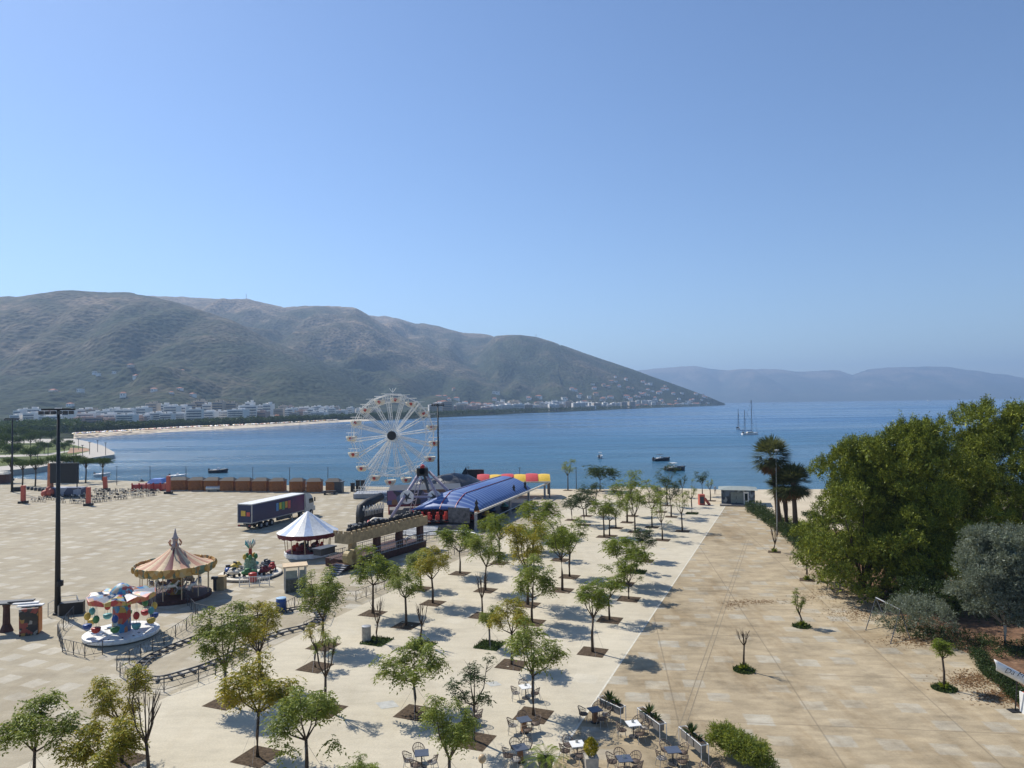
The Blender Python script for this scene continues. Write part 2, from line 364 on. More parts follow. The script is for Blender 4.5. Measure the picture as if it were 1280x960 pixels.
# ---- haze
# ---- far land: polar grid (columns follow view azimuth, rows follow distance)
def lerp_tab(tab, x):
    if x <= tab[0][0]: return tab[0][1]
    for (a, b_), (c, d) in zip(tab, tab[1:]):
        if x <= c: return b_+(d-b_)*(x-a)/(c-a)
    return tab[-1][1]
shore_tab = [(-300, 560), (0, 556), (88, 549), (100, 548), (170, 543), (230, 539), (330, 534), (430, 527.5), (560, 521.5), (640, 517.5), (700, 515), (780, 511.5), (850, 508.7), (905, 506.8)]
SH = {}
def shoreD(x): return G(x, lerp_tab(shore_tab, x), SEA).y
ridges = [  # crest pixels, crest distance table
 ([(-300, 385), (0, 373), (90, 366), (160, 367), (200, 375), (240, 386), (290, 402), (330, 424), (400, 452), (470, 490), (520, 512)], [(-300, 2300), (200, 2500), (520, 2300)], 0.9),
 ([(120, 376), (190, 372), (240, 374), (310, 376), (355, 385), (380, 383.5), (420, 384), (445, 386), (462, 396), (500, 420), (560, 445), (640, 478), (700, 500)], [(120, 4200), (700, 3300)], 1.0),
 ([(380, 400), (445, 394), (490, 398), (520, 406), (530, 405), (580, 417), (610, 419), (625, 424), (650, 440), (700, 470)], [(380, 5200), (700, 4400)], 1.0),
 ([(560, 440), (610, 422), (635, 420), (650, 420), (672, 423), (690, 428), (740, 446), (800, 466), (860, 488), (888, 497.5), (905, 504.5)], [(560, 4100), (905, 3560)], 1.0),
]
RC = [[(x, AT(x, y, lerp_tab(dt, x)).z) for x, y in cr] for cr, dt, _ in ridges]
def footD(x): return lerp_tab([(-300, 1000), (300, 1080), (450, 1450), (640, 2050), (780, 2600), (905, 3400)], x)
def land_h(x, D):
    Ds = shoreD(x)
    base = max(0.0, min(1.0, (D-Ds)/60.0))*(-SEA+1.0)+SEA
    base += max(0.0, min(1.0, (D-Ds-60)/500.0))*5.0
    best = 0.0
    Xw = (x-640)/FPX*D
    warp = noise.noise(Vector((Xw/900, D/900, 3.0)))
    for k, (cr, dt, sh) in enumerate(ridges):
        if x < cr[0][0]-1: continue
        H = lerp_tab(RC[k], x); Dk = lerp_tab(dt, x); F = max(footD(x), Ds+80)
        if x < cr[0][0]+60 and k > 0: H *= max(0, (x-cr[0][0])/60)**0.5 if cr[0][0] > -300 else 1
        if x > cr[-1][0]: H *= max(0, 1-(x-cr[-1][0])/25)
        if D <= Dk:
            s = max(0.0, (D-F)/max(60.0, Dk-F)); hh = H*(0.35*s+0.65*s*s*(3-2*s))
        else:
            s = (D-Dk)/1500.0; hh = H*max(0.0, 1-s)
        # spurs and gullies run down the slope, and fade out at the crest so the outline stays
        edge_ = min(1.0, abs(D-Dk)/(0.28*Dk)); mid_ = max(0.0, min(1.0, (D-F)/500.0))
        gul = abs(noise.noise(Vector((Xw/330+k*7+warp*1.3, D/1500, k*3.1))))
        gul2 = abs(noise.noise(Vector((Xw/120+k*3, D/420, k*1.7))))
        fine = noise.fractal(Vector((Xw/160, D/200, k)), 1.0, 2.0, 5)
        hh += (-H*0.42*(0.5-gul)*0.7-H*0.16*(0.45-gul2)+fine*H*0.05)*edge_*mid_
        hh += fine*2.5*(1-edge_)*mid_*sh
        best = max(best, hh)
    k2 = max(0.0, min(1.0, (D-Ds)/60.0))
    return base+best*k2
xs = np.concatenate([np.arange(-300, 860, 3.2), np.arange(860, 906, 1.5), [905.9]])
vs_ = []; NR = 130
for x in xs:
    Ds = shoreD(x)-4; De = max(6500, Ds+2500) if x < 700 else 5800
    if x > 898: De = Ds+600
    for j in range(NR):
        t = (j/(NR-1)); D = Ds*(De/Ds)**(t**1.0)
        z = land_h(x, D) if x < 905.5 else SEA-2
        # azimuth column: keep px column constant along ground
        vs_.append(((x-640)/FPX*D+0.0, D, z if j else SEA-2))
fs_ = [(i*NR+j, (i+1)*NR+j, (i+1)*NR+j+1, i*NR+j+1) for i in range(len(xs)-1) for j in range(NR-1)]
def xcol(x, D): return (x-640)/FPX*D
m, b, p = newmat('hill_scrub')
geo = b.node('ShaderNodeNewGeometry'); P = geo.outputs['Position']
sx = b.node('ShaderNodeSeparateXYZ'); b.link(P, sx.inputs[0])
big = b.noise(P, 0.0022, 7, 0.62); med = b.noise(P, 0.013, 6, 0.65)
vo = b.node('ShaderNodeTexVoronoi'); vo.inputs['Scale'].default_value = 0.075; b.link(b.mapping(P, (1, 0.7, 1)), vo.inputs['Vector'])
v2 = b.node('ShaderNodeTexVoronoi'); v2.inputs['Scale'].default_value = 0.035; b.link(P, v2.inputs['Vector'])
hfac = b.math('DIVIDE', sx.outputs[2], 480.0)
tfac = b.math('ADD', b.math('MULTIPLY', big, 0.75), b.math('ADD', b.math('MULTIPLY', med, 0.45), b.math('MULTIPLY', hfac, 0.22)))
c = b.ramp(tfac, [(0.46, (0.012, 0.020, 0.011)), (0.65, (0.031, 0.038, 0.021)), (0.77, (0.065, 0.058, 0.038)), (0.90, (0.17, 0.13, 0.09))])
c = b.mix(0.8, c, b.ramp(vo.outputs['Distance'], [(0.12, 0.35), (0.55, 1.5)]), 'MULTIPLY')
c = b.mix(0.6, c, b.ramp(v2.outputs['Distance'], [(0.1, 0.6), (0.6, 1.3)]), 'MULTIPLY')
b.link(c, p.inputs['Base Color']); p.inputs['Roughness'].default_value = 0.95; p.inputs['Specular IOR Level'].default_value = 0.05
bn = b.node('ShaderNodeBump'); bn.inputs['Strength'].default_value = 0.9; bn.inputs['Distance'].default_value = 10
b.link(b.math('ADD', med, b.math('MULTIPLY', vo.outputs['Distance'], -0.5)), bn.inputs['Height']); b.link(bn.outputs[0], p.inputs['Normal'])
g = MB(); g.v = vs_; g.f = fs_; g.m = [0]*len(fs_)
tag(g.build('hills', m, smooth=True), kind='structure')

# far mountains across the bay
far_tab = [(700, 485), (795, 462), (850, 457), (875, 458), (900, 461.5), (940, 461), (960, 460.5), (1000, 464), (1040, 461.5), (1050, 462.5), (1066, 467.5), (1085, 461), (1120, 458), (1150, 457), (1178, 457), (1200, 460), (1235, 465), (1280, 471), (1400, 486), (1600, 497)]
vs_ = []; NR2 = 40; xs2 = np.arange(690, 1600, 4.0)
for x in xs2:
    cz = AT(x, lerp_tab(far_tab, x), 12300).z
    for j in range(NR2):
        s = j/(NR2-1); D = 10400+s*3300; X = (x-640)/FPX*D
        k = (D-10400)/1900
        hh = cz*(min(1, k)**0.75) if k <= 1 else cz*max(0, 1-(k-1)/1.2)
        gul = abs(noise.noise(Vector((X/700, D/2500, 1)))); e_ = min(1, abs(k-1)/0.35)*min(1, k*3)
        hh += (gul-0.35)*cz*0.45*e_+noise.fractal(Vector((X/300, D/300, 4)), 1, 2, 5)*cz*0.04*min(1, k*3)
        vs_.append((X, D, (hh if j else 0)+SEA-1))
g = MB(); g.v = vs_; g.f = [(i*NR2+j, (i+1)*NR2+j, (i+1)*NR2+j+1, i*NR2+j+1) for i in range(len(xs2)-1) for j in range(NR2-1)]; g.m = [0]*len(g.f)
tag(g.build('mountains', m, smooth=True), kind='structure')

# haze box
hm = bpy.data.materials.new('haze_air'); hm.use_nodes = True; hn = hm.node_tree; hn.nodes.clear()
ho = hn.nodes.new('ShaderNodeOutputMaterial'); hv = hn.nodes.new('ShaderNodeVolumePrincipled')
hv.inputs['Color'].default_value = (0.45, 0.67, 1.0, 1); hv.inputs['Density'].default_value = HAZE = 0.000125; hv.inputs['Anisotropy'].default_value = 0.25
hn.links.new(hv.outputs[0], ho.inputs['Volume'])
g = MB(); g.box((0, 7500, 392), (31600, 16400, 800)); hz_o = g.build('haze', hm); tag(hz_o, kind='stuff')
scn.cycles.volume_bounces = 0

# ---- park headland at the left, beyond the plaza
park = [G(x, y, 0) for x, y in [(-420, 600), (-200, 596), (0, 590), (50, 585), (88, 577), (143, 569), (143, 566), (128, 557.5), (108, 552), (92, 549), (-300, 552)]]
pk = mat('park_grass', (0.10, 0.125, 0.04), 0.95, 0, 0.45, 0.06, 0.1)
g = MB(); g.prism([(q.x, q.y) for q in park], -5, 0.3); tag(g.build('park_quay', M['conc']), kind='structure')
lawn = [G(x, y, 0.3) for x, y in [(-200, 589), (0, 583), (40, 579), (78, 572), (112, 564), (112, 561), (92, 556), (80, 553), (-200, 558)]]
sheet('lawn', [(q.x, q.y) for q in lawn], 0.31, pk)
pth = [G(x, y, 0.3) for x, y in [(-60, 573), (20, 571), (60, 569.5), (95, 563), (95, 561.8), (60, 567), (20, 568.5), (-60, 570)]]
sheet('park_path', [(q.x, q.y) for q in pth], 0.32, M['conc'])
dry = [G(x, y, 0.3) for x, y in [(84, 567), (112, 563.5), (110, 560.5), (88, 560)]]
sheet('dry_verge', [(q.x, q.y) for q in dry], 0.325, mat('dry_earth', (0.34, 0.2, 0.12), 0.95))
# far beach strip with sun loungers and parasols
sandp = []
for x in range(92, 470, 8): sandp.append((x, shoreD(x)))
g = MB()
for (x0, d0), (x1, d1) in zip(sandp, sandp[1:]):
    wv = 26 if x0 < 330 else 20
    g.add([(xcol(x0, d0-2), d0-2, SEA+0.1), (xcol(x1, d1-2), d1-2, SEA+0.1), (xcol(x1, d1+wv), d1+wv, 0.9), (xcol(x0, d0+wv), d0+wv, 0.9)], [(0, 1, 2, 3)])
tag(g.build('far_beach', mat('far_sand', (0.62, 0.54, 0.42), 0.9)), kind='structure')
g = MB(); cm_ = [M['red'], M['yellow'], M['white'], M['orange'], M['blue']]
for i in range(420):
    x = 92+random.random()**1.3*330; d = shoreD(x)+4+random.random()*18
    g.lathe([(1.3, 0), (0.05, 0.7)], 5, random.choice((0, 1, 2, 2, 3, 4)), (xcol(x, d), d, 1.9))
tag(g.build('beach_parasols', cm_), 'many tiny parasols along the far town beach', 'parasols', kind='stuff')

# ================================================================== TREES OF THE SQUARE
def young_tree(name, label, base, H, Wc, kind='green', full=1.0, pit='soil', droop=0.5, group=None, fine=1.0, seed=0, lean=0.0, crown_lo=0.48, pitsize=1.0, guy=False):
    r_ = np.random.default_rng(seed+11); rn = random.Random(seed+5)
    t = thing(name, label, 'tree', tuple(base), 0, group)
    g = MB(); th = H*crown_lo
    tr = 0.035+H*0.011
    top = Vector((lean*H+rn.uniform(-.1, .1), rn.uniform(-.15, .15), th))
    g.tube([(0, 0, -0.05), (rn.uniform(-.04, .04), rn.uniform(-.04, .04), th*0.5), top], [tr*1.25, tr, tr*0.85], 7)
    tips = []
    nl = 5 if full > 0.15 else 7
    for i in range(nl):
        a = 2*PI*i/nl+rn.uniform(-.5, .5); rr = Wc*rn.uniform(0.45, 0.95)*0.5; zz = th+(H-th)*rn.uniform(0.35, 0.97); rr *= 1.15-0.45*((zz-th)/(H-th))
        if full <= 0.15: rr *= 0.8; zz = th+(H-th)*rn.uniform(0.7, 1.0)
        e = Vector((top.x+rr*math.cos(a), top.y+rr*math.sin(a), zz)); mid = top.lerp(e, 0.45)+Vector((0.25*rr*math.cos(a), 0.25*rr*math.sin(a), -0.05*H))
        g.tube([top-Vector((0, 0, 0.08)), mid, e], [tr*0.6, tr*0.38, tr*0.14], 5)
        tips.append(e); tips.append(mid.lerp(e, 0.5))
        for k in range(3 if full > 0.15 else 4):
            s = mid.lerp(e, rn.uniform(0, 0.8)); a2 = a+rn.uniform(-1.1, 1.1)
            e2 = s+Vector((math.cos(a2)*Wc*0.2, math.sin(a2)*Wc*0.2, rn.uniform(0.05, 0.22)*(H-th)+(0.25*(H-th) if full <= 0.15 else 0)))
            e2.z = min(e2.z, H)
            g.tube([s, e2], [tr*0.26, tr*0.08], 4); tips.append(e2)
    g.build('trunk', M['bark'], t, True)
    if full > 0.02:
        T = np.array([tuple(x) for x in tips]); T = T[T[:, 2] > th*0.95]
        extra = max(3, int(9*full))
        ph = r_.uniform(0, 2*PI, extra); rad = np.sqrt(r_.uniform(0, 1, extra))*Wc*0.46
        zt = th+(H-th)*(0.95-0.6*(rad/(Wc*0.5))**2*r_.uniform(.5, 1, extra))-r_.uniform(0, .6, extra)*(H-th)
        T = np.concatenate([T, np.stack([top.x+rad*np.cos(ph), top.y+rad*np.sin(ph), zt], 1)])
        if full < 0.8: T = T[r_.random(len(T)) < full+0.2]
        nf = int(13*fine*(0.6+0.4*full)); C = np.repeat(T, nf, 0); n = len(C)
        az = r_.uniform(0, 2*PI, n); el = r_.uniform(-0.35, 0.75, n)
        d = np.stack([np.cos(az)*np.cos(el), np.sin(az)*np.cos(el), np.sin(el)], 1)
        C = C+r_.normal(size=(n, 3))*np.array([.11, .11, .10])*Wc*0.45
        FL = Wc*0.165*r_.uniform(0.6, 1.3, n)
        segs = []
        for sgi in range(5):
            s = (sgi+0.7)/5
            P0 = C+d*(FL*s)[:, None]; P0[:, 2] -= FL*s*s*droop*1.2
            side = unit(np.cross(d, np.array([0, 0, 1.0])))
            for sg in (-1, 1):
                dl = unit(d*0.55+side*sg+np.array([0, 0, -droop*0.7])+r_.normal(size=(n, 3))*0.18)
                segs.append(leafq(P0, dl, FL*0.36*r_.uniform(.7, 1.2, n), FL*0.135, r_.normal(size=(n, 3))*0.5+np.array([0, 0, 1.0])))
        quads('crown', np.concatenate(segs), LEAF[kind], t)
    if guy:
        g = MB()
        for i in range(3):
            a = i*2.1+0.6; g.tube([(0, 0, th*0.9), (math.cos(a)*1.05, math.sin(a)*1.05, 0.02)], 0.008, 3)
        g.build('guy_wire', M['galv'], t)
    if pit:
        ps = 0.98*pitsize; zb = base[2]; g = MB(); N = 7
        def zz(i, j):
            e = min(i, j, N-i, N-j); return 0.012 if e == 0 else 0.03+0.05*noise.noise(Vector((base[0]*3+i, base[1]*3+j, 1)))
        vs = []
        for i in range(N+1):
            for j in range(N+1):
                x, y = (i/N-0.5)*2*ps, (j/N-0.5)*2*ps
                if pit == 'oval': rr_ = math.hypot(x, y)+1e-6; k = max(abs(x), abs(y))/rr_; x *= k; y *= k
                qx = x*cu+y*sn; qy = -x*sn+y*cu
                vs.append((base[0]+qx, base[1]+qy, zb+zz(i, j)))
        g.add(vs, [(i*(N+1)+j, (i+1)*(N+1)+j, (i+1)*(N+1)+j+1, i*(N+1)+j+1) for i in range(N) for j in range(N)])
        o = g.build('tree_pit', M['soil'] if pit == 'soil' else M['grassy'], None, True); tag(o, kind='structure')
        if pit in ('grass', 'oval'):
            n = 700; th_ = r_.uniform(0, 2*PI, n)
            xy = r_.uniform(-ps, ps, (n, 2))
            if pit == 'oval': xy = xy[np.hypot(xy[:, 0], xy[:, 1]) < ps]; n = len(xy)
            qx = base[0]+xy[:, 0]*cu+xy[:, 1]*sn; qy = base[1]-xy[:, 0]*sn+xy[:, 1]*cu
            c = np.stack([qx, qy, np.full(n, 0.01)], 1); d = unit(r_.normal(size=(n, 3))*0.5+np.array([0, 0, 1.0]))
            tag(quads('pit_grass', leafq(c, d, r_.uniform(.1, .25, n), 0.07), LEAF['dark']), kind='stuff')
    return t
# (base px, top px, crown width px, leaves, fullness, pit, look)
TR = [
 ((466,767),688,52,'green',1.0,'soil','dense round-headed'), ((471,802),748,36,'green',0.0,'grass','leafless vase-shaped'),
 ((508,782),697,40,'olive',0.8,'soil','drooping dusty-green'), ((526,807),752,22,'green',0.0,'grass','bare pruned'),
 ((526,736),683,36,'olive',0.9,'soil','yellow-green'), ((541,754),680,44,'yellow',0.9,'soil','yellow-tinged'),
 ((575,717),656,50,'green',0.95,'soil','broad umbrella-shaped'), ((607,738),665,44,'olive',0.85,'soil','airy light-green'),
 ((614,692),642,30,'green',1.0,'soil','compact dark-green'), ((624,704),640,34,'green',0.9,'soil','rounded green'),
 ((612,807),750,32,'olive',0.85,'grass','guyed slender'), ((603,770),716,22,'green',0.0,'soil','thin bare-twigged'),
 ((640,831),742,54,'yellow',0.75,'soil','wide-branched yellowish'), ((660,756),646,50,'yellow',0.95,'soil','tall yellow-green'),
 ((665,778),690,54,'olive',0.95,'soil','full light-green'), ((703,738),650,38,'green',0.95,'soil','tall dark-green'),
 ((712,721),642,40,'green',0.95,'soil','narrow leafy'), ((762,775),712,44,'green',0.55,'soil','thin-crowned'),
 ((741,815),720,48,'green',0.85,'soil','tiered slender'), ((786,749),692,32,'green',0.95,'soil','lollipop-shaped'),
 ((780,730),670,50,'green',1.0,'soil','bushy dark-green'), ((796,715),676,24,'olive',0.5,'grass','spindly'),
 ((806,701),660,28,'dark',1.0,'soil','small dark round'), ((828,675),622,26,'olive',0.35,'soil','sparse leaning'),
 ((815,659),608,34,'green',0.6,'soil','open-crowned'), ((794,665),606,26,'green',0.95,'soil','upright dense'),
 ((784,653),586,36,'green',0.95,'soil','tallest spiky-topped'), ((755,671),618,30,'green',0.9,'soil','oval green'),
 ((762,670),624,26,'olive',0.7,'soil','light open'), ((770,660),618,28,'green',0.85,'soil','mid-green'),
 ((730,656),612,32,'dark',0.95,'soil','dark flat-headed'), ((733,645),604,26,'dark',0.7,'soil','dark twin-topped'),
 ((745,630),598,20,'dark',0.6,'soil','short dark'), ((750,614),583,40,'dark',0.9,'soil','wide dark'),
 ((710,613),569,20,'olive',0.5,'soil','lone slim'), ((674,673),622,52,'green',1.0,'soil','broad bushy'),
 ((666,690),652,42,'olive',0.8,'soil','light-green'), ((853,664),612,24,'olive',0.25,'soil','nearly leafless'),
 ((839,646),592,34,'dark',0.6,'soil','layered dark'), ((834,632),580,28,'dark',0.4,'soil','spiky thin'),
 ((865,642),598,14,'olive',0.6,'grass','feathery slim'), ((853,622),592,12,'dark',0.6,None,'thread-thin'),
 ((878,620),587,16,'dark',0.9,None,'narrow dark tufted'), ((888,626),592,10,'olive',0.4,'soil','wispy'),
 ((790,645),612,22,'green',0.8,'soil','small green'), ((812,628),600,20,'olive',0.5,'soil','small sparse'),
 ((282,878),756,74,'olive',0.95,'soil','large-crowned olive-green'), ((324,858),742,60,'yellow',0.95,None,'tall yellowing'),
 ((322,946),826,92,'yellow',0.75,'soil','spreading yellow-leaved'), ((383,978),846,92,'olive',0.8,'soil','wide light-green'),
 ((404,808),712,62,'olive',0.95,'soil','tall tufted'), ((407,888),795,40,'green',0.05,'soil','bare thin-stemmed'),
 ((394,834),778,34,'yellow',0.35,'soil','half-bare yellow'), ((519,891),800,88,'olive',0.7,'soil','wide one-sided'),
 ((592,926),824,68,'dark',0.4,'soil','ragged dark'), ((563,990),868,74,'olive',0.95,'soil','bushy foreground'),
 ((667,894),776,76,'olive',0.7,'soil','airy tall'), ((42,992),874,96,'olive',0.75,'soil','open broad'),
 ((152,952),832,70,'yellow',0.8,'soil','slim yellow-tipped'), ((128,996),892,96,'yellow',0.95,'soil','low full yellow'),
 ((186,982),860,56,'yellow',0.0,'soil','leafless broom-shaped'), ((450,1035),948,52,'green',0.8,'soil','cropped dark'),
 ((715,650),618,22,'dark',0.8,'soil','small dark'), ((826,640),606,20,'olive',0.4,'soil','twiggy'), ((700,700),664,24,'green',0.7,'soil','slim green'),
]
rows = []
for i, (bp, ty, wpx, kind, full, pit, look) in enumerate(TR):
    B = G(*bp); v = B.x*cu-B.y*sn; u = B.x*sn+B.y*cu; rel = v-VB
    row = 0 if rel > -5.2 else 1 if rel > -10.5 else 2 if rel > -15.5 else 3 if rel > -20.5 else 4
    rows.append((row, u, i))
rown = ['row beside tan promenade', 'second row from promenade', 'middle row of strip', 'fourth row from promenade', 'row nearest funfair']
orda = ['nearest', 'second', 'third', 'fourth', 'fifth', 'sixth', 'seventh', 'eighth', 'ninth', 'tenth', 'eleventh', 'twelfth', 'thirteenth', 'fourteenth', 'fifteenth', 'sixteenth', 'seventeenth', 'eighteenth', 'nineteenth', 'twentieth', 'twenty-first', 'twenty-second']
rank = {}
for r0 in range(5):
    for k, (_, u, i) in enumerate(sorted(x for x in rows if x[0] == r0)): rank[i] = (r0, k)
for i, (bp, ty, wpx, kind, full, pit, look) in enumerate(TR):
    B = G(*bp); top = AT(bp[0], ty, B.y); H = max(1.5, top.z); Wc = wpx*B.y/FPX; r0, k = rank[i]
    lab = '%s young tree, %s from cafe end, in %s' % (look, orda[k], rown[r0])
    near = B.y < 60
    if look.startswith('tallest'): lab = lab.replace('tallest ', 'tall ')
    young_tree('young_tree', lab, B, H, Wc*(0.84 if B.y < 60 else 0.98), kind, full*1.0, pit, 0.7 if kind in ('olive', 'yellow') else 0.45,
               'young trees planted in square pits', 1.9 if near else (1.6 if B.y < 90 else 1.1), i*17, 0, (0.36 if full > 0.9 else 0.42) if i % 3 else 0.46, 1.0, full > 0.3 and near)
# saplings on the promenade
SP = [((930,838),786,22,'olive',0.0,'oval','bare sapling on a grass oval, nearest to the camera on the tan promenade'),
      ((1002,783),732,16,'green',0.9,'oval','slim leafy sapling on a grass oval left of the red leaf litter'),
      ((968,690),655,14,'green',0.0,'soil','thin bare sapling beside the hedge near the white lamp post'),
      ((1009,725),668,22,'olive',0.6,'soil','slender sapling standing in front of the big left pine'),
      ((1180,861),797,26,'green',1.2,'oval','short stout sapling with a tufted head near the hanging white sign')]
for i, (bp, ty, wpx, kind, full, pit, lab) in enumerate(SP):
    B = G(*bp, 0.004); H = AT(bp[0], ty, B.y).z
    t = young_tree('sapling', lab, B, H, wpx*B.y/FPX, kind, full, pit, 0.3, 'saplings along the tan promenade', 1.6, 900+i, 0, 0.62 if i in (0, 4) else 0.3, 0.75)
    c = np.tile(np.array([[0, 0, .1]]), (60, 1)); d = unit(rng.normal(size=(60, 3))+np.array([0, 0, .6]))
    quads('base_shoots', leafq(c, d, .5, .12), LEAF['green'], t)

# ================================================================== BIG TREES AND SHRUBS ON THE RIGHT
def spires(lobes, seed):
    rn = random.Random(seed); top = sorted(lobes, key=lambda l: -(l[2]+l[5]))[:16]
    return [(l[0]+rn.uniform(-.5, .5)*l[3], l[1]+rn.uniform(-.5, .5)*l[4], l[2]+l[5]*.45, .30, .30, rn.uniform(.6, 1.25)) for l in top]
def blob_tree(name, label, base, lobes, nclump, leaf, per=16, size=0.55, group=None, cat='tree', trunk=0.3, tuft=0.22, wd=0.07, seed=1, up=0.6, trunkmat=None, fill=0):
    """lobes: (x,y,z, rx,ry,rz) ellipsoids, local; clumps of needles spread over their skins"""
    r_ = np.random.default_rng(seed); t = thing(name, label, cat, tuple(base), 0, group)
    if trunk:
        g = MB(); zc = min(l[2] for l in lobes)
        g.tube([(0, 0, -0.1), (0.1, 0.05, zc*0.5), (0.05, 0, zc*1.05)], [trunk*1.2, trunk, trunk*0.7], 8)
        for l in lobes[:40:3] if len(lobes) > 50 else lobes[:14]:
            g.tube([(0.05, 0, zc*0.7), ((l[0])*0.5, l[1]*0.5, (zc*0.7+l[2])*0.5+0.2), (l[0], l[1], l[2])], [trunk*0.5, trunk*0.3, trunk*0.1], 5)
        g.build('trunk', trunkmat or M['bark'], t, True)
    if up > 1: lobes = list(lobes)+spires(lobes, seed)
    vol = np.array([l[3]*l[4]+l[4]*l[5]+l[3]*l[5] for l in lobes]); pr = vol/vol.sum()
    idx = r_.choice(len(lobes), nclump, p=pr); Lb = np.array(lobes)[idx]
    d = unit(r_.normal(size=(nclump, 3))); d[:, 2] = np.where(d[:, 2] < -0.35, -d[:, 2]*0.6, d[:, 2])
    rad = np.clip(r_.normal(0.97, 0.07, nclump), 0.6, 1.2)[:, None]
    C = Lb[:, :3]+d*Lb[:, 3:]*rad
    keep = C[:, 2] > 0.15; C = C[keep]; d = d[keep]; n = len(C)
    CC = np.repeat(C, per, 0); D0 = np.repeat(unit(d*0.8+np.array([0, 0, up])+r_.normal(size=(n, 3))*0.35), per, 0)
    off = r_.normal(size=(n*per, 3))*size*0.26+D0*(r_.uniform(-0.5, 0.7, n*per)*size)[:, None]
    dd = unit(D0*0.8+r_.normal(size=(n*per, 3))*0.6)
    A = [leafq(CC+off, dd, tuft*r_.uniform(.6, 1.4, n*per), wd)]
    if fill:
        nf = int(nclump*fill); i2 = r_.choice(len(lobes), nf, p=pr); L2 = np.array(lobes)[i2]
        c2 = L2[:, :3]+unit(r_.normal(size=(nf, 3)))*L2[:, 3:]*(r_.uniform(0, 1, nf)[:, None]**.5*.85); c2 = c2[c2[:, 2] > .1]
        A.append(leafq(c2, unit(r_.normal(size=(len(c2), 3))), tuft*2.2, wd*3.2))
    quads('crown', np.concatenate(A), leaf, t)
    return t
def lobeset(seed, H, Rr, n=26, z0=0.1, zpow=0.8, rs=(0.2, 0.36), ax=1.0, ay=1.0, cone=0.55, rz=0.75):
    rn = random.Random(seed); L = []
    for i in range(n):
        z = H*(z0+(1-z0)*((i+0.5)/n)**zpow); k = 1-cone*((z/H))**1.6
        if z/H < 0.12: k *= 0.85
        a = i*2.4+rn.uniform(-.5, .5); rr = Rr*k*(rn.uniform(0.45, 0.85) if rz < .9 else rn.uniform(0.1, 0.95)); q = Rr*rn.uniform(*rs)*(0.6+0.4*k)
        L.append((rr*math.cos(a)*ax, rr*math.sin(a)*ay, min(z, H-q*0.5), q*1.15*ax, q*1.15*ay, q*rz))
    return L
def treeH(bp, ty, x=None): B = G(*bp); return B, AT(x or bp[0], ty, B.y).z
# left pine: wide, low lobes toward the promenade
B, H = treeH((1078, 742), 556)
blob_tree('pine_tree', 'broad sunlit pine closest to the promenade, its lowest boughs touching the ground', B,
          lobeset(3, H, 6.3, 64, 0.02, 0.9, (0.13, 0.27), 1.0, 1.0, 0.5, .95), 3600, LEAF['pine'], 34, 0.42, 'big pines on the right', trunk=0.28, tuft=0.22, wd=0.065, up=1.1, fill=0.9, seed=21)
B, H = treeH((1152, 752), 530, 1148)
blob_tree('pine_tree', 'tall pointed pine in the middle of the right-hand pines', B,
          lobeset(8, H-0.3, 6.0, 64, 0.02, 0.9, (0.13, 0.27), 1, 1, 0.70, .95)+[(-0.2, 0, H-0.6, 0.5, 0.5, 1.3), (-0.1, 0, H-1.8, 0.9, 0.9, 1.1)], 3600, LEAF['pine'], 34, 0.42, 'big pines on the right', trunk=0.3, tuft=0.22, wd=0.065, up=1.1, fill=0.9, seed=22)
B, H = treeH((1255, 742), 512)
blob_tree('pine_tree', 'tallest dark pine at the right edge of the view', B,
          lobeset(12, H, 7.4, 72, 0.02, 0.9, (0.13, 0.26), 1, 1, 0.5, .95)+[(-1.0, 0, H-0.4, 0.6, 0.6, 1.3)], 4000, LEAF['pine'], 34, 0.42, 'big pines on the right', trunk=0.34, tuft=0.22, wd=0.065, up=1.1, fill=0.9, seed=23)
B, H = treeH((1125, 700), 572)
blob_tree('pine_tree', 'pine half hidden behind the other pines, nearest the beach', B,
          lobeset(15, H, 7.4, 80, 0.02, 0.9, (0.14, 0.26), 1, 1, 0.45, .95), 2800, LEAF['pine'], 26, 0.5, 'big pines on the right', trunk=0.28, tuft=0.26, wd=0.06, up=1.1, fill=0.9, seed=24)
B, H = treeH((1212, 728), 545)
blob_tree('pine_tree', 'dense pine filling the gap between the middle pine and the tallest dark pine', B,
          lobeset(17, H, 7.0, 80, 0.02, 0.9, (0.14, 0.26), 1, 1, 0.45, .95), 2800, LEAF['pine'], 26, 0.5, 'big pines on the right', trunk=0.28, tuft=0.26, wd=0.06, up=1.1, fill=0.9, seed=29)
B, H = treeH((1256, 808), 662)
blob_tree('olive_tree', 'silver-leaved olive tree with a pale trunk under the right-hand pine', B,
          lobeset(31, H, 3.4, 40, 0.25, 0.9, (0.2, 0.34), 1, 1, 0.3), 2600, LEAF['pale'], 18, 0.30, trunk=0.11, tuft=0.17, wd=0.05, fill=3, seed=25, up=0.2, trunkmat=M['conc'])
def shrub(name, label, bp, H, Rr, leaf, n, seed, group=None, **k):
    return blob_tree(name, label, G(*bp), lobeset(seed, H, Rr, 12, 0.25, 0.9, (0.35, 0.55), 1, 1, 0.4), n, LEAF[leaf], 12, 0.25, group, 'shrub', 0, k.get('tuft', 0.16), k.get('wd', 0.055), seed, 0.4)
shrub('oleander_shrub', 'blue-green bush between the goal-like frame and the olive tree', (1150, 792), 2.6, 2.9, 'pale', 700, 41)
shrub('oleander_shrub', 'dark green bush growing at the foot of the middle pine', (1168, 776), 3.2, 2.7, 'dark', 700, 42)
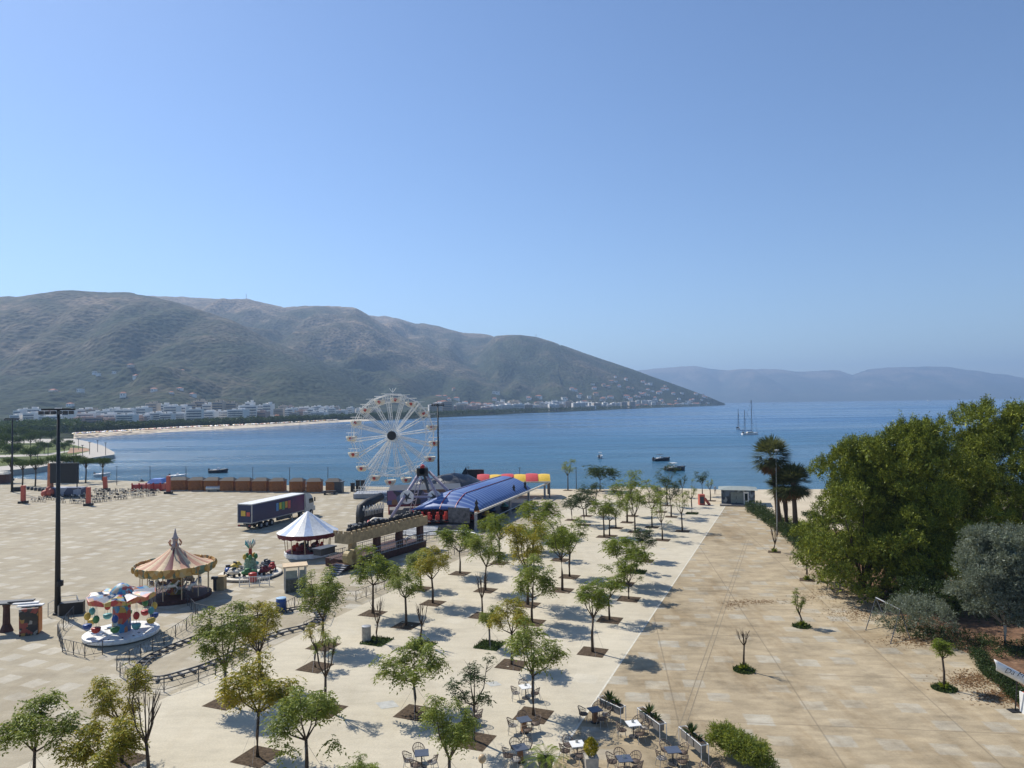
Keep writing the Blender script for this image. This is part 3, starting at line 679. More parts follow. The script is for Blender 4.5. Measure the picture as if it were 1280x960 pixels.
# low undergrowth and hedge along the promenade
def scatter_mass(name, label, pts, leaf, kind='stuff', Hh=0.7, wdt=1.0, dens=90, seed=1, cat=None, tuft=.16, group=None):
    r_ = np.random.default_rng(seed); A = []
    for (p0, p1) in zip(pts, pts[1:]):
        L = (p1-p0).length; n = int(L*dens); s = r_.uniform(0, 1, n)[:, None]
        c = np.array(p0)[None]*(1-s)+np.array(p1)[None]*s
        dr = np.array(((p1-p0).normalized()).to_tuple()); pe = np.array((dr[1], -dr[0], 0))
        c = c+pe[None]*(r_.uniform(-1, 1, n)*wdt)[:, None]
        hh = Hh*(0.65+0.35*np.sin(s[:, 0]*L*1.7+r_.uniform(0, .6, n)))*np.sqrt(np.clip(r_.uniform(0, 1, n), .02, 1)); c[:, 2] += hh
        cc_ = np.repeat(c, 9, 0)+r_.normal(size=(n*9, 3))*0.09; A.append(leafq(cc_, unit(r_.normal(size=(n*9, 3))+np.array([0, 0, .5])), tuft, tuft*.36))
    o = quads(name, np.concatenate(A), LEAF[leaf]); tag(o, label, cat, group, kind); return o
scatter_mass('hedge', 'low dark hedge curving along the promenade edge from the kiosk to the pines', [G(940, 638), G(958, 650), G(985, 668), G(1012, 692)], 'dark', None, 1.7, 1.3, 70, 5, 'hedge', .22)
scatter_mass('clipped_hedge', 'clipped green hedge in front of the white sign at the right edge', [G(1222, 826), G(1250, 856), G(1275, 876), G(1310, 905)], 'dark', None, 0.95, 0.5, 190, 6, 'hedge', .13)
scatter_mass('undergrowth', 'ground cover under the olive tree', [G(1120, 778), G(1180, 800), G(1230, 812), G(1300, 815)], 'dark', 'stuff', 0.6, 2.2, 75, 8)
scatter_mass('undergrowth', 'ground cover under the pines', [G(1100, 752), G(1200, 765), G(1330, 780)], 'dark', 'stuff', 0.9, 3.2, 60, 9)
scatter_mass('undergrowth', 'bushes behind the promenade hedge', [G(980, 655), G(1010, 668), G(1060, 690), G(1080, 712)], 'olive', 'stuff', 1.1, 2.5, 50, 10, tuft=.25)
scatter_mass('beach_scrub', 'low scrub on the sand behind the palms', [G(1010, 645), G(1040, 655), G(1090, 650)], 'dark', 'stuff', 0.7, 1.2, 40, 11, tuft=.25)
# fallen leaves on the edge of the promenade
r_ = np.random.default_rng(99); A = []
for (x, y, sx_, sy_, n) in ((1055, 738, 42, 14, 900), (1085, 765, 50, 12, 900), (1150, 800, 50, 9, 800), (1215, 850, 35, 12, 900), (1250, 870, 30, 10, 700), (1020, 715, 20, 12, 300), (945, 752, 36, 3, 260), (918, 756, 20, 4, 120), (1010, 745, 30, 8, 150)):
    for k in range(n):
        q = G(x+r_.normal()*sx_*0.5, y+r_.normal()*sy_*0.5, 0.02); A.append((q.x, q.y, 0.02+r_.uniform(0, .02)))
A = np.array(A); d_ = unit(r_.normal(size=(len(A), 3))*np.array([1, 1, .15]))
tag(quads('leaf_litter', leafq(A, d_, .16, .09, np.tile([[0, 0, 1.0]], (len(A), 1))), LEAF['dry']), kind='stuff')

# ---- fan palms
def fan_palm(label, bp, ty, Rc, seed, x2=None):
    B = G(*bp); H = AT(bp[0], ty, B.y).z-Rc*0.65; r_ = np.random.default_rng(seed)
    t = thing('fan_palm', label, 'palm tree', tuple(B), 0, 'fan palms behind the kiosk')
    g = MB(); lx = ((x2 or bp[0])-bp[0])*B.y/FPX
    g.tube([(0, 0, -.1), (lx*.4, 0, H*.5), (lx, 0, H)], [.42, .32, .3], 10); g.build('trunk', M['palmbark'], t, True)
    def fans(n, e0, e1, rr, nm, leaf, lobes=13):
        az = r_.uniform(0, 2*PI, n); el = r_.uniform(e0, e1, n); A = []
        for a, e in zip(az, el):
            d = np.array([math.cos(a)*math.cos(e), math.sin(a)*math.cos(e), math.sin(e)])
            sd_ = unit(np.cross(d, [0, 0, 1.0])); up = np.cross(sd_, d)
            c = np.array([lx, 0, H])+d*rr*.45
            A.append(leafq(np.array([[lx, 0, H]]), d[None], rr*.5, .05, up[None]))
            th = np.linspace(-1.3, 1.3, lobes)
            D = d[None]*np.cos(th)[:, None]+sd_[None]*np.sin(th)[:, None]+np.array([0, 0, -.12])[None]+r_.normal(size=(lobes, 3))*.06
            A.append(leafq(np.repeat(c[None], lobes, 0), unit(D), rr*.62*r_.uniform(.8, 1.1, lobes), .16, np.repeat(up[None], lobes, 0)))
        quads(nm, np.concatenate(A), LEAF[leaf], t)
    fans(95, -0.75, 1.4, Rc, 'crown', 'palm'); fans(36, -1.45, -0.9, Rc*.8, 'dry_skirt', 'dry', 9)
    return t
fan_palm('tallest fan palm, leaning left behind the white lamp post', (975, 664), 553, 3.3, 1, 966)
fan_palm('shorter fan palm with drooping fronds right of the white lamp post', (995, 668), 586, 3.0, 2, 993)
fan_palm('small fan palm tucked between the two taller palms', (984, 664), 592, 2.9, 3, 981)

# ================================================================== FUNFAIR
ZL = 0.004
# ---- giant wheel
B = G(492, 621); wz = heading(G(447, 622), G(536, 615))
wheel = thing('ferris_wheel', 'tall white ferris wheel with pale tub gondolas standing by the sea', 'ferris wheel', tuple(B), 0.05)
hubz = AT(487.5, 544, B.y).z; RW = 52*B.y/FPX
g = MB(); g.box((0, 0.3, .55), (15.5, 5.5, 0.9)); g.box((-1, -3.2, .3), (6, 1.4, .5)); g.build('base_platform', M['grey'], wheel)
g = MB()
for y in (-2.6, 3.2):
    for k in range(30): g.tube([(-7.6+k*.52, y, 1.0), (-7.6+k*.52, y, 1.9)], .025, 4)
    g.tube([(-7.6, y, 1.9), (7.5, y, 1.9)], .04, 4)
g.build('platform_railing', M['white'], wheel)
def truss(g, p, q, w_, n, r1=.07, r2=.03):
    p, q = Vector(p), Vector(q); d = (q-p).normalized(); a = d.cross(Vector((0, 1, 0))); a.normalize()
    g.tube([p-a*w_, q-a*w_*.7], r1, 5); g.tube([p+a*w_, q+a*w_*.7], r1, 5)
    for i in range(n):
        s0, s1 = p.lerp(q, i/n), p.lerp(q, (i+1)/n); sg = 1 if i % 2 else -1
        g.tube([s0+a*w_*sg, s1-a*w_*sg], r2, 4)
for y in (-1.9, 1.9):
    for x in (-6.3, 6.3):
        g = MB(); truss(g, (x, y*1.25, 1.0), (0.15 if x > 0 else -0.15, y, hubz), .32, 12); g.build('leg', M['white'], wheel)
g = MB(); g.tube([(0, -2.3, hubz), (0, 2.2, hubz)], .38, 14); g.build('axle', M['white'], wheel, True)
g = MB(); g.tube([(0, -2.45, hubz), (0, -2.3, hubz)], .92, 24); g.build('hub_disc', M['black'], wheel)
NG = 16; a_off = R(7)
for y in (-1.35, 1.35):
    for i in range(NG):
        a = 2*PI*i/NG+a_off; d = Vector((math.cos(a), 0, math.sin(a))); s_ = Vector((-math.sin(a), 0, math.cos(a)))
        c0 = Vector((0, y, hubz)); g = MB()
        g.tube([c0+d*.8-s_*.12, c0+d*RW-s_*.34], .068, 4); g.tube([c0+d*.8+s_*.12, c0+d*RW+s_*.34], .068, 4)
        for k in range(3, 9): g.tube([c0+d*RW*k/9-s_*.34*k/9, c0+d*RW*k/9+s_*.34*k/9], .03, 4)
        g.build('spoke', M['white'], wheel)
    g = MB()
    for rr, tr in ((RW*.98, .07), (RW*.80, .04)):
        for i in range(NG):
            p0, p1 = [Vector((rr*math.cos(2*PI*k/NG+a_off), y, hubz+rr*math.sin(2*PI*k/NG+a_off))) for k in (i, i+1)]
            g.tube([p0, p1], tr, 4)
    for i in range(NG):
        k0, k1 = 2*PI*i/NG+a_off, 2*PI*(i+1)/NG+a_off
        for aa, bb in ((k0, k1), (k1, k0)):
            g.tube([(RW*.8*math.cos(aa), y, hubz+RW*.8*math.sin(aa)), (RW*.98*math.cos(bb), y, hubz+RW*.98*math.sin(bb))], .022, 4)
    g.build('rim', M['white'], wheel)
for i in range(NG):
    a = 2*PI*i/NG+a_off; x, z = RW*1.0*math.cos(a), hubz+RW*1.0*math.sin(a)
    g = MB(); g.tube([(x, -1.7, z), (x, 1.7, z)], .07, 5); g.box((x, 0, z+.02), (2.5, .12, .1)); g.build('cross_bar', M['white'], wheel)
    a += PI/NG; x, z = RW*.985*math.cos(a), hubz+RW*.985*math.sin(a)
    gd = thing('gondola', None, None); gd.parent = wheel; gd.location = (x, 0, z-1.15)
    g = MB(); g.lathe([(.7, -.6), (1.05, -.15), (1.2, .42), (1.14, .43), (1.0, -.05)], 12); g.build('tub', M['offw'], gd, True)
    g = MB()
    for sx in (-.7, .7): g.tube([(sx, 0, .2), (sx*.8, 0, 1.15)], .035, 4)
    g.tube([(-1.1, 0, 1.15), (1.1, 0, 1.15)], .06, 4); g.build('hanger', M['white'], gd)
    g = MB(); g.ell((0, -1.12, .05), (.33, .08, .32), 10, 6); g.box((0.02, -1.12, -.25), (.2, .12, .26)); g.build('emblem', M['red'], gd)
g = MB()
for k in range(3): g.tube([(0, 0, hubz+RW+.2), (-.7+.7*k, 0, hubz+RW+1.1)], .05, 4)
g.build('top_ornament', M['white'], wheel)

# ---- pendulum ride with A-frame legs
FL, FR = G(478, 664), G(566, 658); BL, BR = G(512, 648), G(598, 652)
ap = AT(529.5, 588, 112.5); O = Vector((ap.x, 112.5, 0))
pend = thing('pendulum_ride', 'violet-grey A-frame pendulum ride with four legs and red seats', 'fairground ride', tuple(O))
def L_(v): return Vector(v)-O
apz = ap.z
for nm, P0, off in (('leg', FL, (-.5, -1.2)), ('leg', FR, (.5, -1.2)), ('leg', BL, (-.5, 1.6)), ('leg', BR, (.6, 1.6))):
    g = MB(); tp = Vector((off[0], off[1], apz-.3)); bt = L_(P0)
    if P0 is BL: truss(g, bt, tp, .35, 14, .08, .04)
    else:
        g.tube([bt, tp], .24, 8)
        for k in range(6):
            q = bt.lerp(tp, k/6+.05); g.tube([q, q+(tp-bt).normalized()*.12], .29, 8)
    g.build(nm, M['purple'], pend, True)
g = MB(); g.tube([(0, -1.8, apz), (0, 1.9, apz)], .5, 10); g.box((0, -1.4, apz-.1), (1.7, .8, 1.2)); g.build('bearing_housing', M['black'], pend)
g = MB(); g.tube([(0, -1.75, apz+.62), (0, -1.0, apz+.72)], .34, 10); g.build('top_lamp', M['red'], pend, True)
c1, c2 = AT(509, 621, 109.5), AT(543, 621, 111)
g = MB(); g.tube([L_(c1), L_(c2)], .16, 6); g.tube([L_(AT(530, 617, 111.5)), L_(AT(566, 616, 112))], .10, 6); g.build('cross_beam', M['purple'], pend)
for c in (c1, c2):
    q = L_(c); g = MB(); g.tube([q+Vector((0, -.35, 0)), q+Vector((0, -.2, 0))], 1.05, 20); g.build('badge', M['white'], pend)
    g = MB()
    for k in range(5): 
        a = k*1.256+.4; g.tube([q+Vector((.15*math.cos(a), -.4, .15*math.sin(a))), q+Vector((.7*math.cos(a+.5), -.4, .7*math.sin(a+.5)))], [.16, .05], 5)
    g.ell(q+Vector((0, -.4, 0)), (.3, .06, .3)); g.build('badge_emblem', M['dark'], pend)
seatc = L_(G(543, 662)); g = MB(); g.tube([(0, 0, apz-.5), (seatc.x*.6, seatc.y*.3+1, 3.2)], .2, 8); g.build('swing_arm', M['dark'], pend)
g = MB(); N = 18
for k in range(N):
    a = 2*PI*k/N; x, y = seatc.x+3.4*math.cos(a), seatc.y+1.6+2.6*math.sin(a)
    g.box((x, y, 1.75), (.75, .6, 1.0), a); g.box((x+.2*math.cos(a), y+.2*math.sin(a), 2.4), (.5, .35, .7), a)
    g.tube([(x, y, 2.6), (x-.4*math.cos(a), y-.4*math.sin(a), 1.9)], .07, 5)
g.build('seat_ring', M['red'], pend)
g = MB(); g.lathe([(3.3, 1.35), (3.5, 1.5), (3.3, 1.6)], 20, 0, (seatc.x, seatc.y+1.6, 0)); g.build('seat_platform', M['black'], pend)
g = MB(); g.box((seatc.x-.3, seatc.y+1.2, .55), (10, 6.5, .8)); g.build('ride_deck', M['darkconc'], pend)
g = MB()
for k in range(7): g.box((seatc.x-1.9, seatc.y-2.1-.42*k, .84-.12*k), (5.4, .36, .09))
g.build('step', M['white'], pend)
# sweeping ring fence in front
rc = G(556, 684); rf = thing('ring_fence', 'large grey ring railing circling the paving below the pendulum ride', 'fence', tuple(rc))
g = MB(); ring = [(4.9*math.cos(a)-0.2, 5.6*math.sin(a), 1.15) for a in np.linspace(-1.0, PI*1.05, 40)]
g.tube(ring, .09, 6); g.build('top_rail', M['galv'], rf, True)
g = MB()
for q in ring[::2]: g.tube([q, (q[0], q[1], 0)], .035, 5)
g.build('post', M['galv'], rf)
g = MB(); g.tube([(q[0], q[1], .25) for q in ring], .03, 5); g.tube([(q[0], q[1], .7) for q in ring], .02, 5); g.build('lower_rail', M['galv'], rf)

# ---- castle station ride (long raised walkway with battlements)
p0, p1 = G(441, 712), G(533, 684); hd = heading(p0, p1); Lc = (p1-p0).length
cr = thing('castle_ride', 'dark ride with long sand-coloured battlement beam on posts and dark riding deck', 'fairground ride', tuple(p0), hd)
DW = 4.2
g = MB(); g.box((Lc/2, DW/2, .5), (Lc, DW, .9)); g.box((-.6, 1.2, .35), (1.6, 2.2, .5)); g.build('lower_deck', M['plank'], cr)
zb = 3.0
g = MB(); g.box((Lc/2-.2, .1, zb+.5), (Lc+1, .25, 1.1)); g.box((-.55, 1.1, zb+.5), (.25, 2.0, 1.1)); g.box((Lc/2, DW*.35, zb+.02), (Lc, DW*.6, .12))
for k in range(int(Lc/0.85)+1): g.box((-.5+k*.85, .1, zb+1.2), (.45, .26, .32))
for k in range(3): g.box((-.55, .5+k*.8, zb+1.2), (.26, .42, .32))
g.build('battlement', M['castle'], cr)
for k in range(4):
    g = MB(); g.box((.5+k*(Lc-1.2)/3, .5, zb/2+.3), (.75, .6, zb)); g.build('post', M['castle'] if k in (0,) else M['plank'], cr)
g = MB(); rn = random.Random(4)
for k in range(46):
    x = .2+k*Lc/46; g.ell((x, .9+rn.uniform(-.3, .5), zb+1.25+rn.uniform(0, .3)), (.24, .3, .42), 6, 4)
g.build('seat_row', M['black'], cr)
g = MB(); g.tube([(4.6, 2.0, zb+1.2), (6.2, 2.1, zb+1.55), (8.6, 2.1, zb+1.25)], [.2, .35, .2], 8); g.build('car_shell', M['offw'], cr, True)
g = MB(); g.tube([(4.3, 1.7, zb+1.25), (4.9, 1.8, zb+1.5), (5.5, 1.8, zb+1.25)], [.12, .28, .12], 8); g.build('car_trim', M['red'], cr, True)
g = MB()
for (a, b2) in (((-.6, 2.9), (2.0, 2.9)), ((3.2, 3.2), (Lc, 3.2)), ((3.2, -.3), (Lc, -.3))):
    for z in (1.0, 1.45, 1.9): g.tube([(a[0], a[1], z), (b2[0], b2[1], z)], .035, 4)
    n = int((b2[0]-a[0])/.35)
    for k in range(n+1): g.tube([(a[0]+k*.35, a[1], .9), (a[0]+k*.35, a[1], 1.9)], .018 if k % 6 else .05, 4)
g.build('railing', M['galv'], cr)
for k in range(2):
    g = MB(); x = -.75+k*.85; g.tube([(x, -.55, 1.55), (x, .15, 1.55)], .82, 18); g.build('barrel_wheel', mat('barrel_gold', (.40, .30, .13), .6), cr)
g = MB(); g.box((-1.8, 2.6, 2.6), (2.6, 1.4, .15)); g.box((-1.8, 2.6, 2.2), (2.2, 1.2, .6)); g.build('canopy_shelf', M['dark'], cr)
g = MB()
for k in range(5): g.box((-1.5-.35*k, .3, .8-.16*k), (.34, 1.8, .07))
g.build('entry_step', M['grey'], cr)
# black ride seats rising behind
q = G(455, 664); br = thing('row_ride', 'black-hooded swing row with white shoulder bars behind the castle ride', 'fairground ride', tuple(q), hd)
g = MB(); g.tube([(-.6, .2, .6), (-.6, .2, 2.4), (-.2, .4, 3.4), (1.2, .5, 3.9), (4.6, .5, 4.6)], [.5, .65, .7, .75, .6], 8); g.build('hood', M['black'], br, True)
g = MB(); g.box((1.8, .4, 2.0), (5.2, .9, 1.6)); g.build('seat_bench', M['black'], br)
for k in range(8):
    g = MB(); x = -.3+k*.62; g.tube([(x-.16, -.15, 2.2), (x-.18, -.3, 3.3), (x, -.3, 3.75), (x+.18, -.3, 3.3), (x+.16, -.15, 2.2)], .07, 5); g.build('shoulder_bar', M['white'], br, True)
g = MB(); g.box((1.8, .6, .5), (6, 3, 1.0)); g.tube([(1.8, .6, 1), (1.8, .6, 2)], .4, 8); g.build('ride_base', M['dark'], br)

# ---- bumper-car pavilion with blue vaulted roof, and red/yellow vault
e0, e1 = G(594, 664), G(682, 621.5); ph = heading(e0, e1); Lp = (e1-e0).length
stripeb, bb_, pp = newmat('blue_tarp_stripes')
tcn = bb_.node('ShaderNodeTexCoord'); sx_ = bb_.node('ShaderNodeSeparateXYZ'); bb_.link(tcn.outputs['Object'], sx_.inputs[0])
wv = bb_.math('PINGPONG', bb_.math('MULTIPLY', sx_.outputs[0], 0.9), 0.5)
nz = bb_.noise(tcn.outputs['Object'], 1.5, 4)
cst = bb_.ramp(bb_.math('ADD', wv, bb_.math('MULTIPLY', nz, .12)), [(0.0, (0.035, 0.085, 0.27)), (0.40, (0.05, 0.12, 0.33)), (0.46, (0.15, 0.23, 0.42)), (0.55, (0.20, 0.28, 0.46))])
bb_.link(cst, pp.inputs['Base Color']); pp.inputs['Roughness'].default_value = 0.55
pv = thing('bumper_car_pavilion', 'long open pavilion with a blue ribbed vaulted tarpaulin roof', 'pavilion', tuple(e0), ph)
Wd = 10.5; LB = Lp-10.5
def vault(g, x0, x1, y0, y1, z0, rise, nx, ny, mi=0, axis='x', rip=0.05):
    vs = []; 
    for i in range(nx+1):
        for j in range(ny+1):
            s, t_ = i/nx, j/ny
            zz = z0+rise*math.sin(PI*(t_ if axis == 'x' else s))**0.8
            if axis == 'x': zz = z0+(zz-z0)*min(1, s*(x1-x0)/4.5+.02)**.55
            zz += rip*(1 if (i if axis == 'x' else j) % 2 else 0)
            vs.append((x0+(x1-x0)*s, y0+(y1-y0)*t_, zz))
    g.add(vs, [(i*(ny+1)+j, (i+1)*(ny+1)+j, (i+1)*(ny+1)+j+1, i*(ny+1)+j+1) for i in range(nx) for j in range(ny)], mi)
g = MB(); vault(g, 0, LB, -.3, Wd, 2.75, 2.4, 48, 16); o = g.build('blue_vault', stripeb, pv, True)
sm = o.modifiers.new('thickness', 'SOLIDIFY'); sm.thickness = 0.05
g = MB()
for k in (0.33, 0.55): 
    t_ = k; g.tube([(LB*s, -.3+(Wd+.3)*t_, 2.83+2.4*math.sin(PI*t_)**.8*min(1, s*LB/4.5+.02)**.55) for s in np.linspace(0, 1, 30)], .06, 5)
g.build('roof_seam', M['red'], pv)
for k in range(4):
    x = [0.3, Lp*.42, Lp*.70, Lp-.6][k]
    g = MB(); g.box((x, 0, 1.38), (.35, .35, 2.75)); g.build('column', M['grey'], pv)
for k in range(4):
    g = MB(); g.box(([0.3, Lp*.42, Lp*.70, Lp-.6][k], Wd-.3, 1.38), (.35, .35, 2.75)); g.build('column', M['grey'], pv)
g = MB(); g.box((Lp/2, -.32, 2.70), (Lp+1.6, .22, .28)); g.build('eave_beam', M['offw'], pv)
g = MB(); g.box((Lp*.42, Wd/2, .25), (Lp*.8, Wd-1.2, .45)); g.build('track_floor', M['black'], pv)  # floor coloured black to carry the deep shade of the interior
g = MB(); g.box((Lp*.45, Wd-.1, 1.4), (Lp*.9, .12, 2.5)); g.build('shade_backdrop', M['dark'], pv)  # added dark panel, its colour stands in for deep shade under the roof
g = MB()
g.tube([(0, -.3, .95), (Lp*.8, -.3, .95)], .06, 5); g.build('side_rail', M['galv'], pv)
g = MB(); g.box((-.35, 2.4, 2.3), (.15, 3.4, 2.2)); g.build('end_poster', mat('poster_dark', (0.09, 0.09, 0.10), 0.5, 0, 0.6, 2), pv)
for (x, y) in ((.4, -.1), (LB-8, .6), (LB*.92, .3)):
    g = MB(); g.lathe([(.45, 0), (.16, .8), (.3, 1.0), (.02, 1.6)], 8, 0, (x, y, 3.0)); g.build('finial', M['black'], pv, True)
g = MB(); g.lathe([(.5, 0), (.1, .7)], 8, 0, (.4, -.15, 2.75)); g.build('finial_base', M['orange'], pv)
# bumper cars
carc = thing('bumper_car', 'red bumper car parked in the shade under the blue vault', 'bumper car', tuple(e0+Vector((math.cos(ph)*5-math.sin(ph)*2.2, math.sin(ph)*5+math.cos(ph)*2.2, .475))), 0.7)
g = MB(); g.lathe([(.75, .12), (.85, .25), (.8, .4), (.55, .5)], 14); g.build('bumper', M['black'], carc, True)
g = MB(); g.lathe([(.65, .4), (.6, .75), (.4, .8), (.1, .6)], 12); g.box((-.3, 0, .9), (.2, .7, .6)); g.build('body', M['red'], carc, True)
g = MB(); g.tube([(-.5, 0, .5), (-.55, 0, 2.2)], .03, 5); g.build('pole', M['galv'], carc)
for i, (dx, dy, rz_, lab, mm) in enumerate(((9, 1.6, 2, 'yellow bumper car second along the near edge of the shaded track', 'yellow'), (14, 2.4, 4, 'blue bumper car midway along the shaded track', 'blue'), (19, 1.8, 1, 'teal bumper car furthest along the shaded track', 'teal'))):
    c = copy_tree(carc); c.location = e0+Vector((math.cos(ph)*dx-math.sin(ph)*dy, math.sin(ph)*dx+math.cos(ph)*dy, .475)); c.rotation_euler.z = rz_; c['label'] = lab
    for ch in c.children:
        if ch.name.startswith('body'): ch.data = ch.data.copy(); ch.data.materials[0] = M[mm]
# red/yellow vault
A0 = AT(596, 604, 141); A1 = AT(688, 604, 141); A1.z = A0.z = 0
ry = thing('striped_canopy', 'arched canopy in broad red and yellow stripes behind the blue pavilion', 'canopy', (A0.x, 141, 0), 0.0)
Lr = A1.x-A0.x
NS = 6
for k in range(NS):
    x0, x1 = Lr*k/NS, Lr*(k+1)/NS; g = MB(); vs = []
    for i in range(4):
        for j in range(13):
            s, t_ = i/3, j/12; vs.append((x0+(x1-x0)*s, 6.4*t_-0.4, 3.15+1.35*math.sin(PI*t_)**.8+.10*math.sin(PI*s)-(0.12*(k % 2))))
    g.add(vs, [(i*13+j, (i+1)*13+j, (i+1)*13+j+1, i*13+j+1) for i in range(3) for j in range(12)])
    o = g.build('stripe_panel', mat('canopy_red', (0.55, 0.06, 0.06), .55) if k % 2 == 0 else mat('canopy_yellow', (0.75, 0.48, 0.05), .55), ry, True)
for x in (.2, Lr*.5, Lr-.2):
    for y in (0, 5.8): g = MB(); g.box((x, y, 1.6), (.3, .3, 3.2)); g.build('column', M['darkconc'], ry)
g = MB(); g.box((Lr/2, -.35, 3.15), (Lr, .15, .3)); g.box((Lr+.0, 2.8, 3.15), (.15, 6.5, .3)); g.build('edge_beam', M['offw'], ry)
# attraction fronts between the wheel and the pavilion
q = G(505, 640); q.z = 0
fh = thing('ride_facade', 'dark painted ride front with violet and orange panels below the wheel', 'ride facade', tuple(AT(486, 640, 122).xy)+(0,), 0.12)
cm1 = cellmat('facade_art', [(0.10, 0.09, 0.14), (0.05, 0.07, 0.18), (0.16, 0.08, 0.16), (0.03, 0.03, 0.04), (0.2, 0.1, 0.05), (0.09, 0.13, 0.22), (0.03, 0.03, 0.05)], 0.9)
g = MB(); g.box((6.2, 0, 2.9), (13, .25, 2.4)); g.build('fascia_board', cm1, fh)
g = MB(); g.box((6.2, 0, 1.5), (12.6, .3, .35)); g.build('red_valance', M['maroon'], fh)
g = MB(); g.box((6.2, 2.5, .4), (12.6, 4.6, .7)); g.build('floor_deck', M['darkconc'], fh)
g = MB(); g.add([(0, -.1, 4.1), (12.4, -.1, 4.1), (12.4, 5, 4.5), (0, 5, 4.5)], [(0, 1, 2, 3)]); g.build('roof_sheet', M['dark'], fh)
for x in (0, 4, 8.2, 12.4): g = MB(); g.box((x, .2, 1.5), (.2, .2, 3)); g.build('post', M['red'], fh)
for (px, py, Y, rw, rh, lab) in ((545, 612, 137, 4.6, 2.4, 'low dark domed tent left of the blue roof'), (568, 606, 139, 6.8, 3.6, 'large dark domed tent behind the blue roof'), (535, 606, 146, 3.6, 2.0, 'smaller dark tent behind the wheel base')):
    c = AT(px, py, Y); c.z = 0; tt = thing('dome_tent', lab, 'tent', tuple(c), 0, 'dark tents behind the pavilion'); g = MB(); g.lathe([(rw, 0), (rw*.98, 1.8), (rw*.8, 1.8+rh*.5), (rw*.45, 1.8+rh*.85), (.1, 1.8+rh)], 14); g.build('tent_skin', M['dark'], tt, True)
    g = MB(); g.tube([(0, 0, rh+1.7), (0, 0, rh+2.6)], .05, 4); g.build('tip', M['galv'], tt)
c = AT(580, 595, 140); g = MB(); g.add([(0, 0, 0), (2.2, 0, 0), (1.9, 0.1, 3.2), (.2, .1, .8)], [(0, 1, 2, 3)]); 
sf = MB(); sf.prism([(0, 0), (1.9, 0), (1.9, .8), (0, .8)], 0, 4.3); sf.add([(0, 0, 4.3), (1.9, 0, 4.3), (1.9, .8, 4.3), (0, .8, 4.3), (1.4, .4, 6.4)], [(0, 1, 4), (1, 2, 4), (2, 3, 4), (3, 0, 4)])
o = sf.build('pointed_tower', M['black']); o.location = (c.x-1, 140, 0); tag(o, 'dark pointed turret rising beside the striped canopy', 'turret')
c = AT(601, 603, 146); g = MB(); g.box((0, 0, 2.6), (3.6, 1.2, 5.2)); g.box((0, 0, 4.7), (4.2, 1.3, .9)); o = g.build('dark_cabin', M['black']); o.location = (c.x-1.5, 147.5, 0); tag(o, 'tall dark cabin at the left end of the striped canopy', 'cabin')

# ---- carousel
B = G(219, 746); ca = thing('carousel', 'classic merry-go-round with cream and pink striped tent roof and gilded rim', 'carousel', tuple(B), 0.1)
g = MB(); g.lathe([(4.35, 0), (4.35, .35), (4.2, .42)], 32); g.build('platform', M['plank'], ca)
g = MB(); g.lathe([(1.0, .4), (1.0, 3.2)], 12); g.build('centre_drum', cellmat('drum_art', [(.1, .12, .06), (.3, .18, .06), (.08, .1, .2), (.2, .05, .05), (.35, .28, .15)], 1.6), ca)
NGo = 24
for k in range(NGo):
    a0, a1 = 2*PI*k/NGo, 2*PI*(k+1)/NGo; g = MB(); vs = []
    for i in range(4):
        a = a0+(a1-a0)*i/3
        for j in range(9):
            s = j/8; r_j = 4.55*(1-s)+.35*s; z = 3.55+2.1*s**1.45+.07*math.sin(PI*i/3)*(1-s); vs.append((r_j*math.cos(a), r_j*math.sin(a), z))
    g.add(vs, [(i*9+j, (i+1)*9+j, (i+1)*9+j+1, i*9+j+1) for i in range(3) for j in range(8)])
    g.build('roof_gore', M['maroon'] if k == 18 else (M['cream'] if k % 2 else M['pink']), ca, True)
rimm = cellmat('gilded_rim', [(0.42, 0.25, 0.07), (0.5, 0.34, 0.13), (0.12, 0.22, 0.17), (0.33, 0.17, 0.05), (0.45, 0.36, 0.2), (0.10, 0.14, 0.10)], 2.2)
for k in range(16):
    a = 2*PI*(k+.5)/16; g = MB()
    pts = []
    for i in range(9):
        t_ = (i/8-.5)*2; sc_ = 1-.25*t_*t_; pts.append((t_*.92, sc_))
    for i in range(8):
        (x0, s0), (x1, s1) = pts[i], pts[i+1]
        def P3(x, z, out): rr = 4.55+out; return ((rr)*math.cos(a)-x*math.sin(a), rr*math.sin(a)+x*math.cos(a), z)
        g.add([P3(x0, 3.5-.62*s0, .0), P3(x1, 3.5-.62*s1, .0), P3(x1, 3.5+.42*s1, .22), P3(x0, 3.5+.42*s0, .22), P3(x0, 3.5-.62*s0, -.08), P3(x1, 3.5-.62*s1, -.08), P3(x1, 3.5+.42*s1, .14), P3(x0, 3.5+.42*s0, .14)], [(0, 1, 2, 3), (7, 6, 5, 4), (3, 2, 6, 7), (0, 4, 5, 1)])
    g.build('rounding_board', rimm, ca)
    g = MB(); g.ell((4.75*math.cos(a+PI/16), 4.75*math.sin(a+PI/16), 3.5), (.3, .3, .42), 8, 6); g.build('gilded_shield', M['gold'], ca, True)
g = MB(); g.lathe([(.42, 5.5), (.5, 5.9), (.3, 6.05), (.33, 6.5), (.45, 6.6), (.28, 6.8), (.12, 7.3), (.03, 7.75)], 12); g.build('finial', mat('finial_grey', (.35, .3, .3), .6), ca, True)
for k in range(6):
    a = PI*k/3; g = MB(); g.lathe([(.22, -.05), (.24, 0), (.22, .05)], 10, 0, (0, 0, 0)); 
    g2 = MB(); g2.tube([(.62*math.cos(a), .62*math.sin(a), 5.8), (.8*math.cos(a), .8*math.sin(a), 6.15), (.6*math.cos(a), .6*math.sin(a), 6.45)], .09, 6); g2.build('crown_scroll', M['pink'], ca, True)
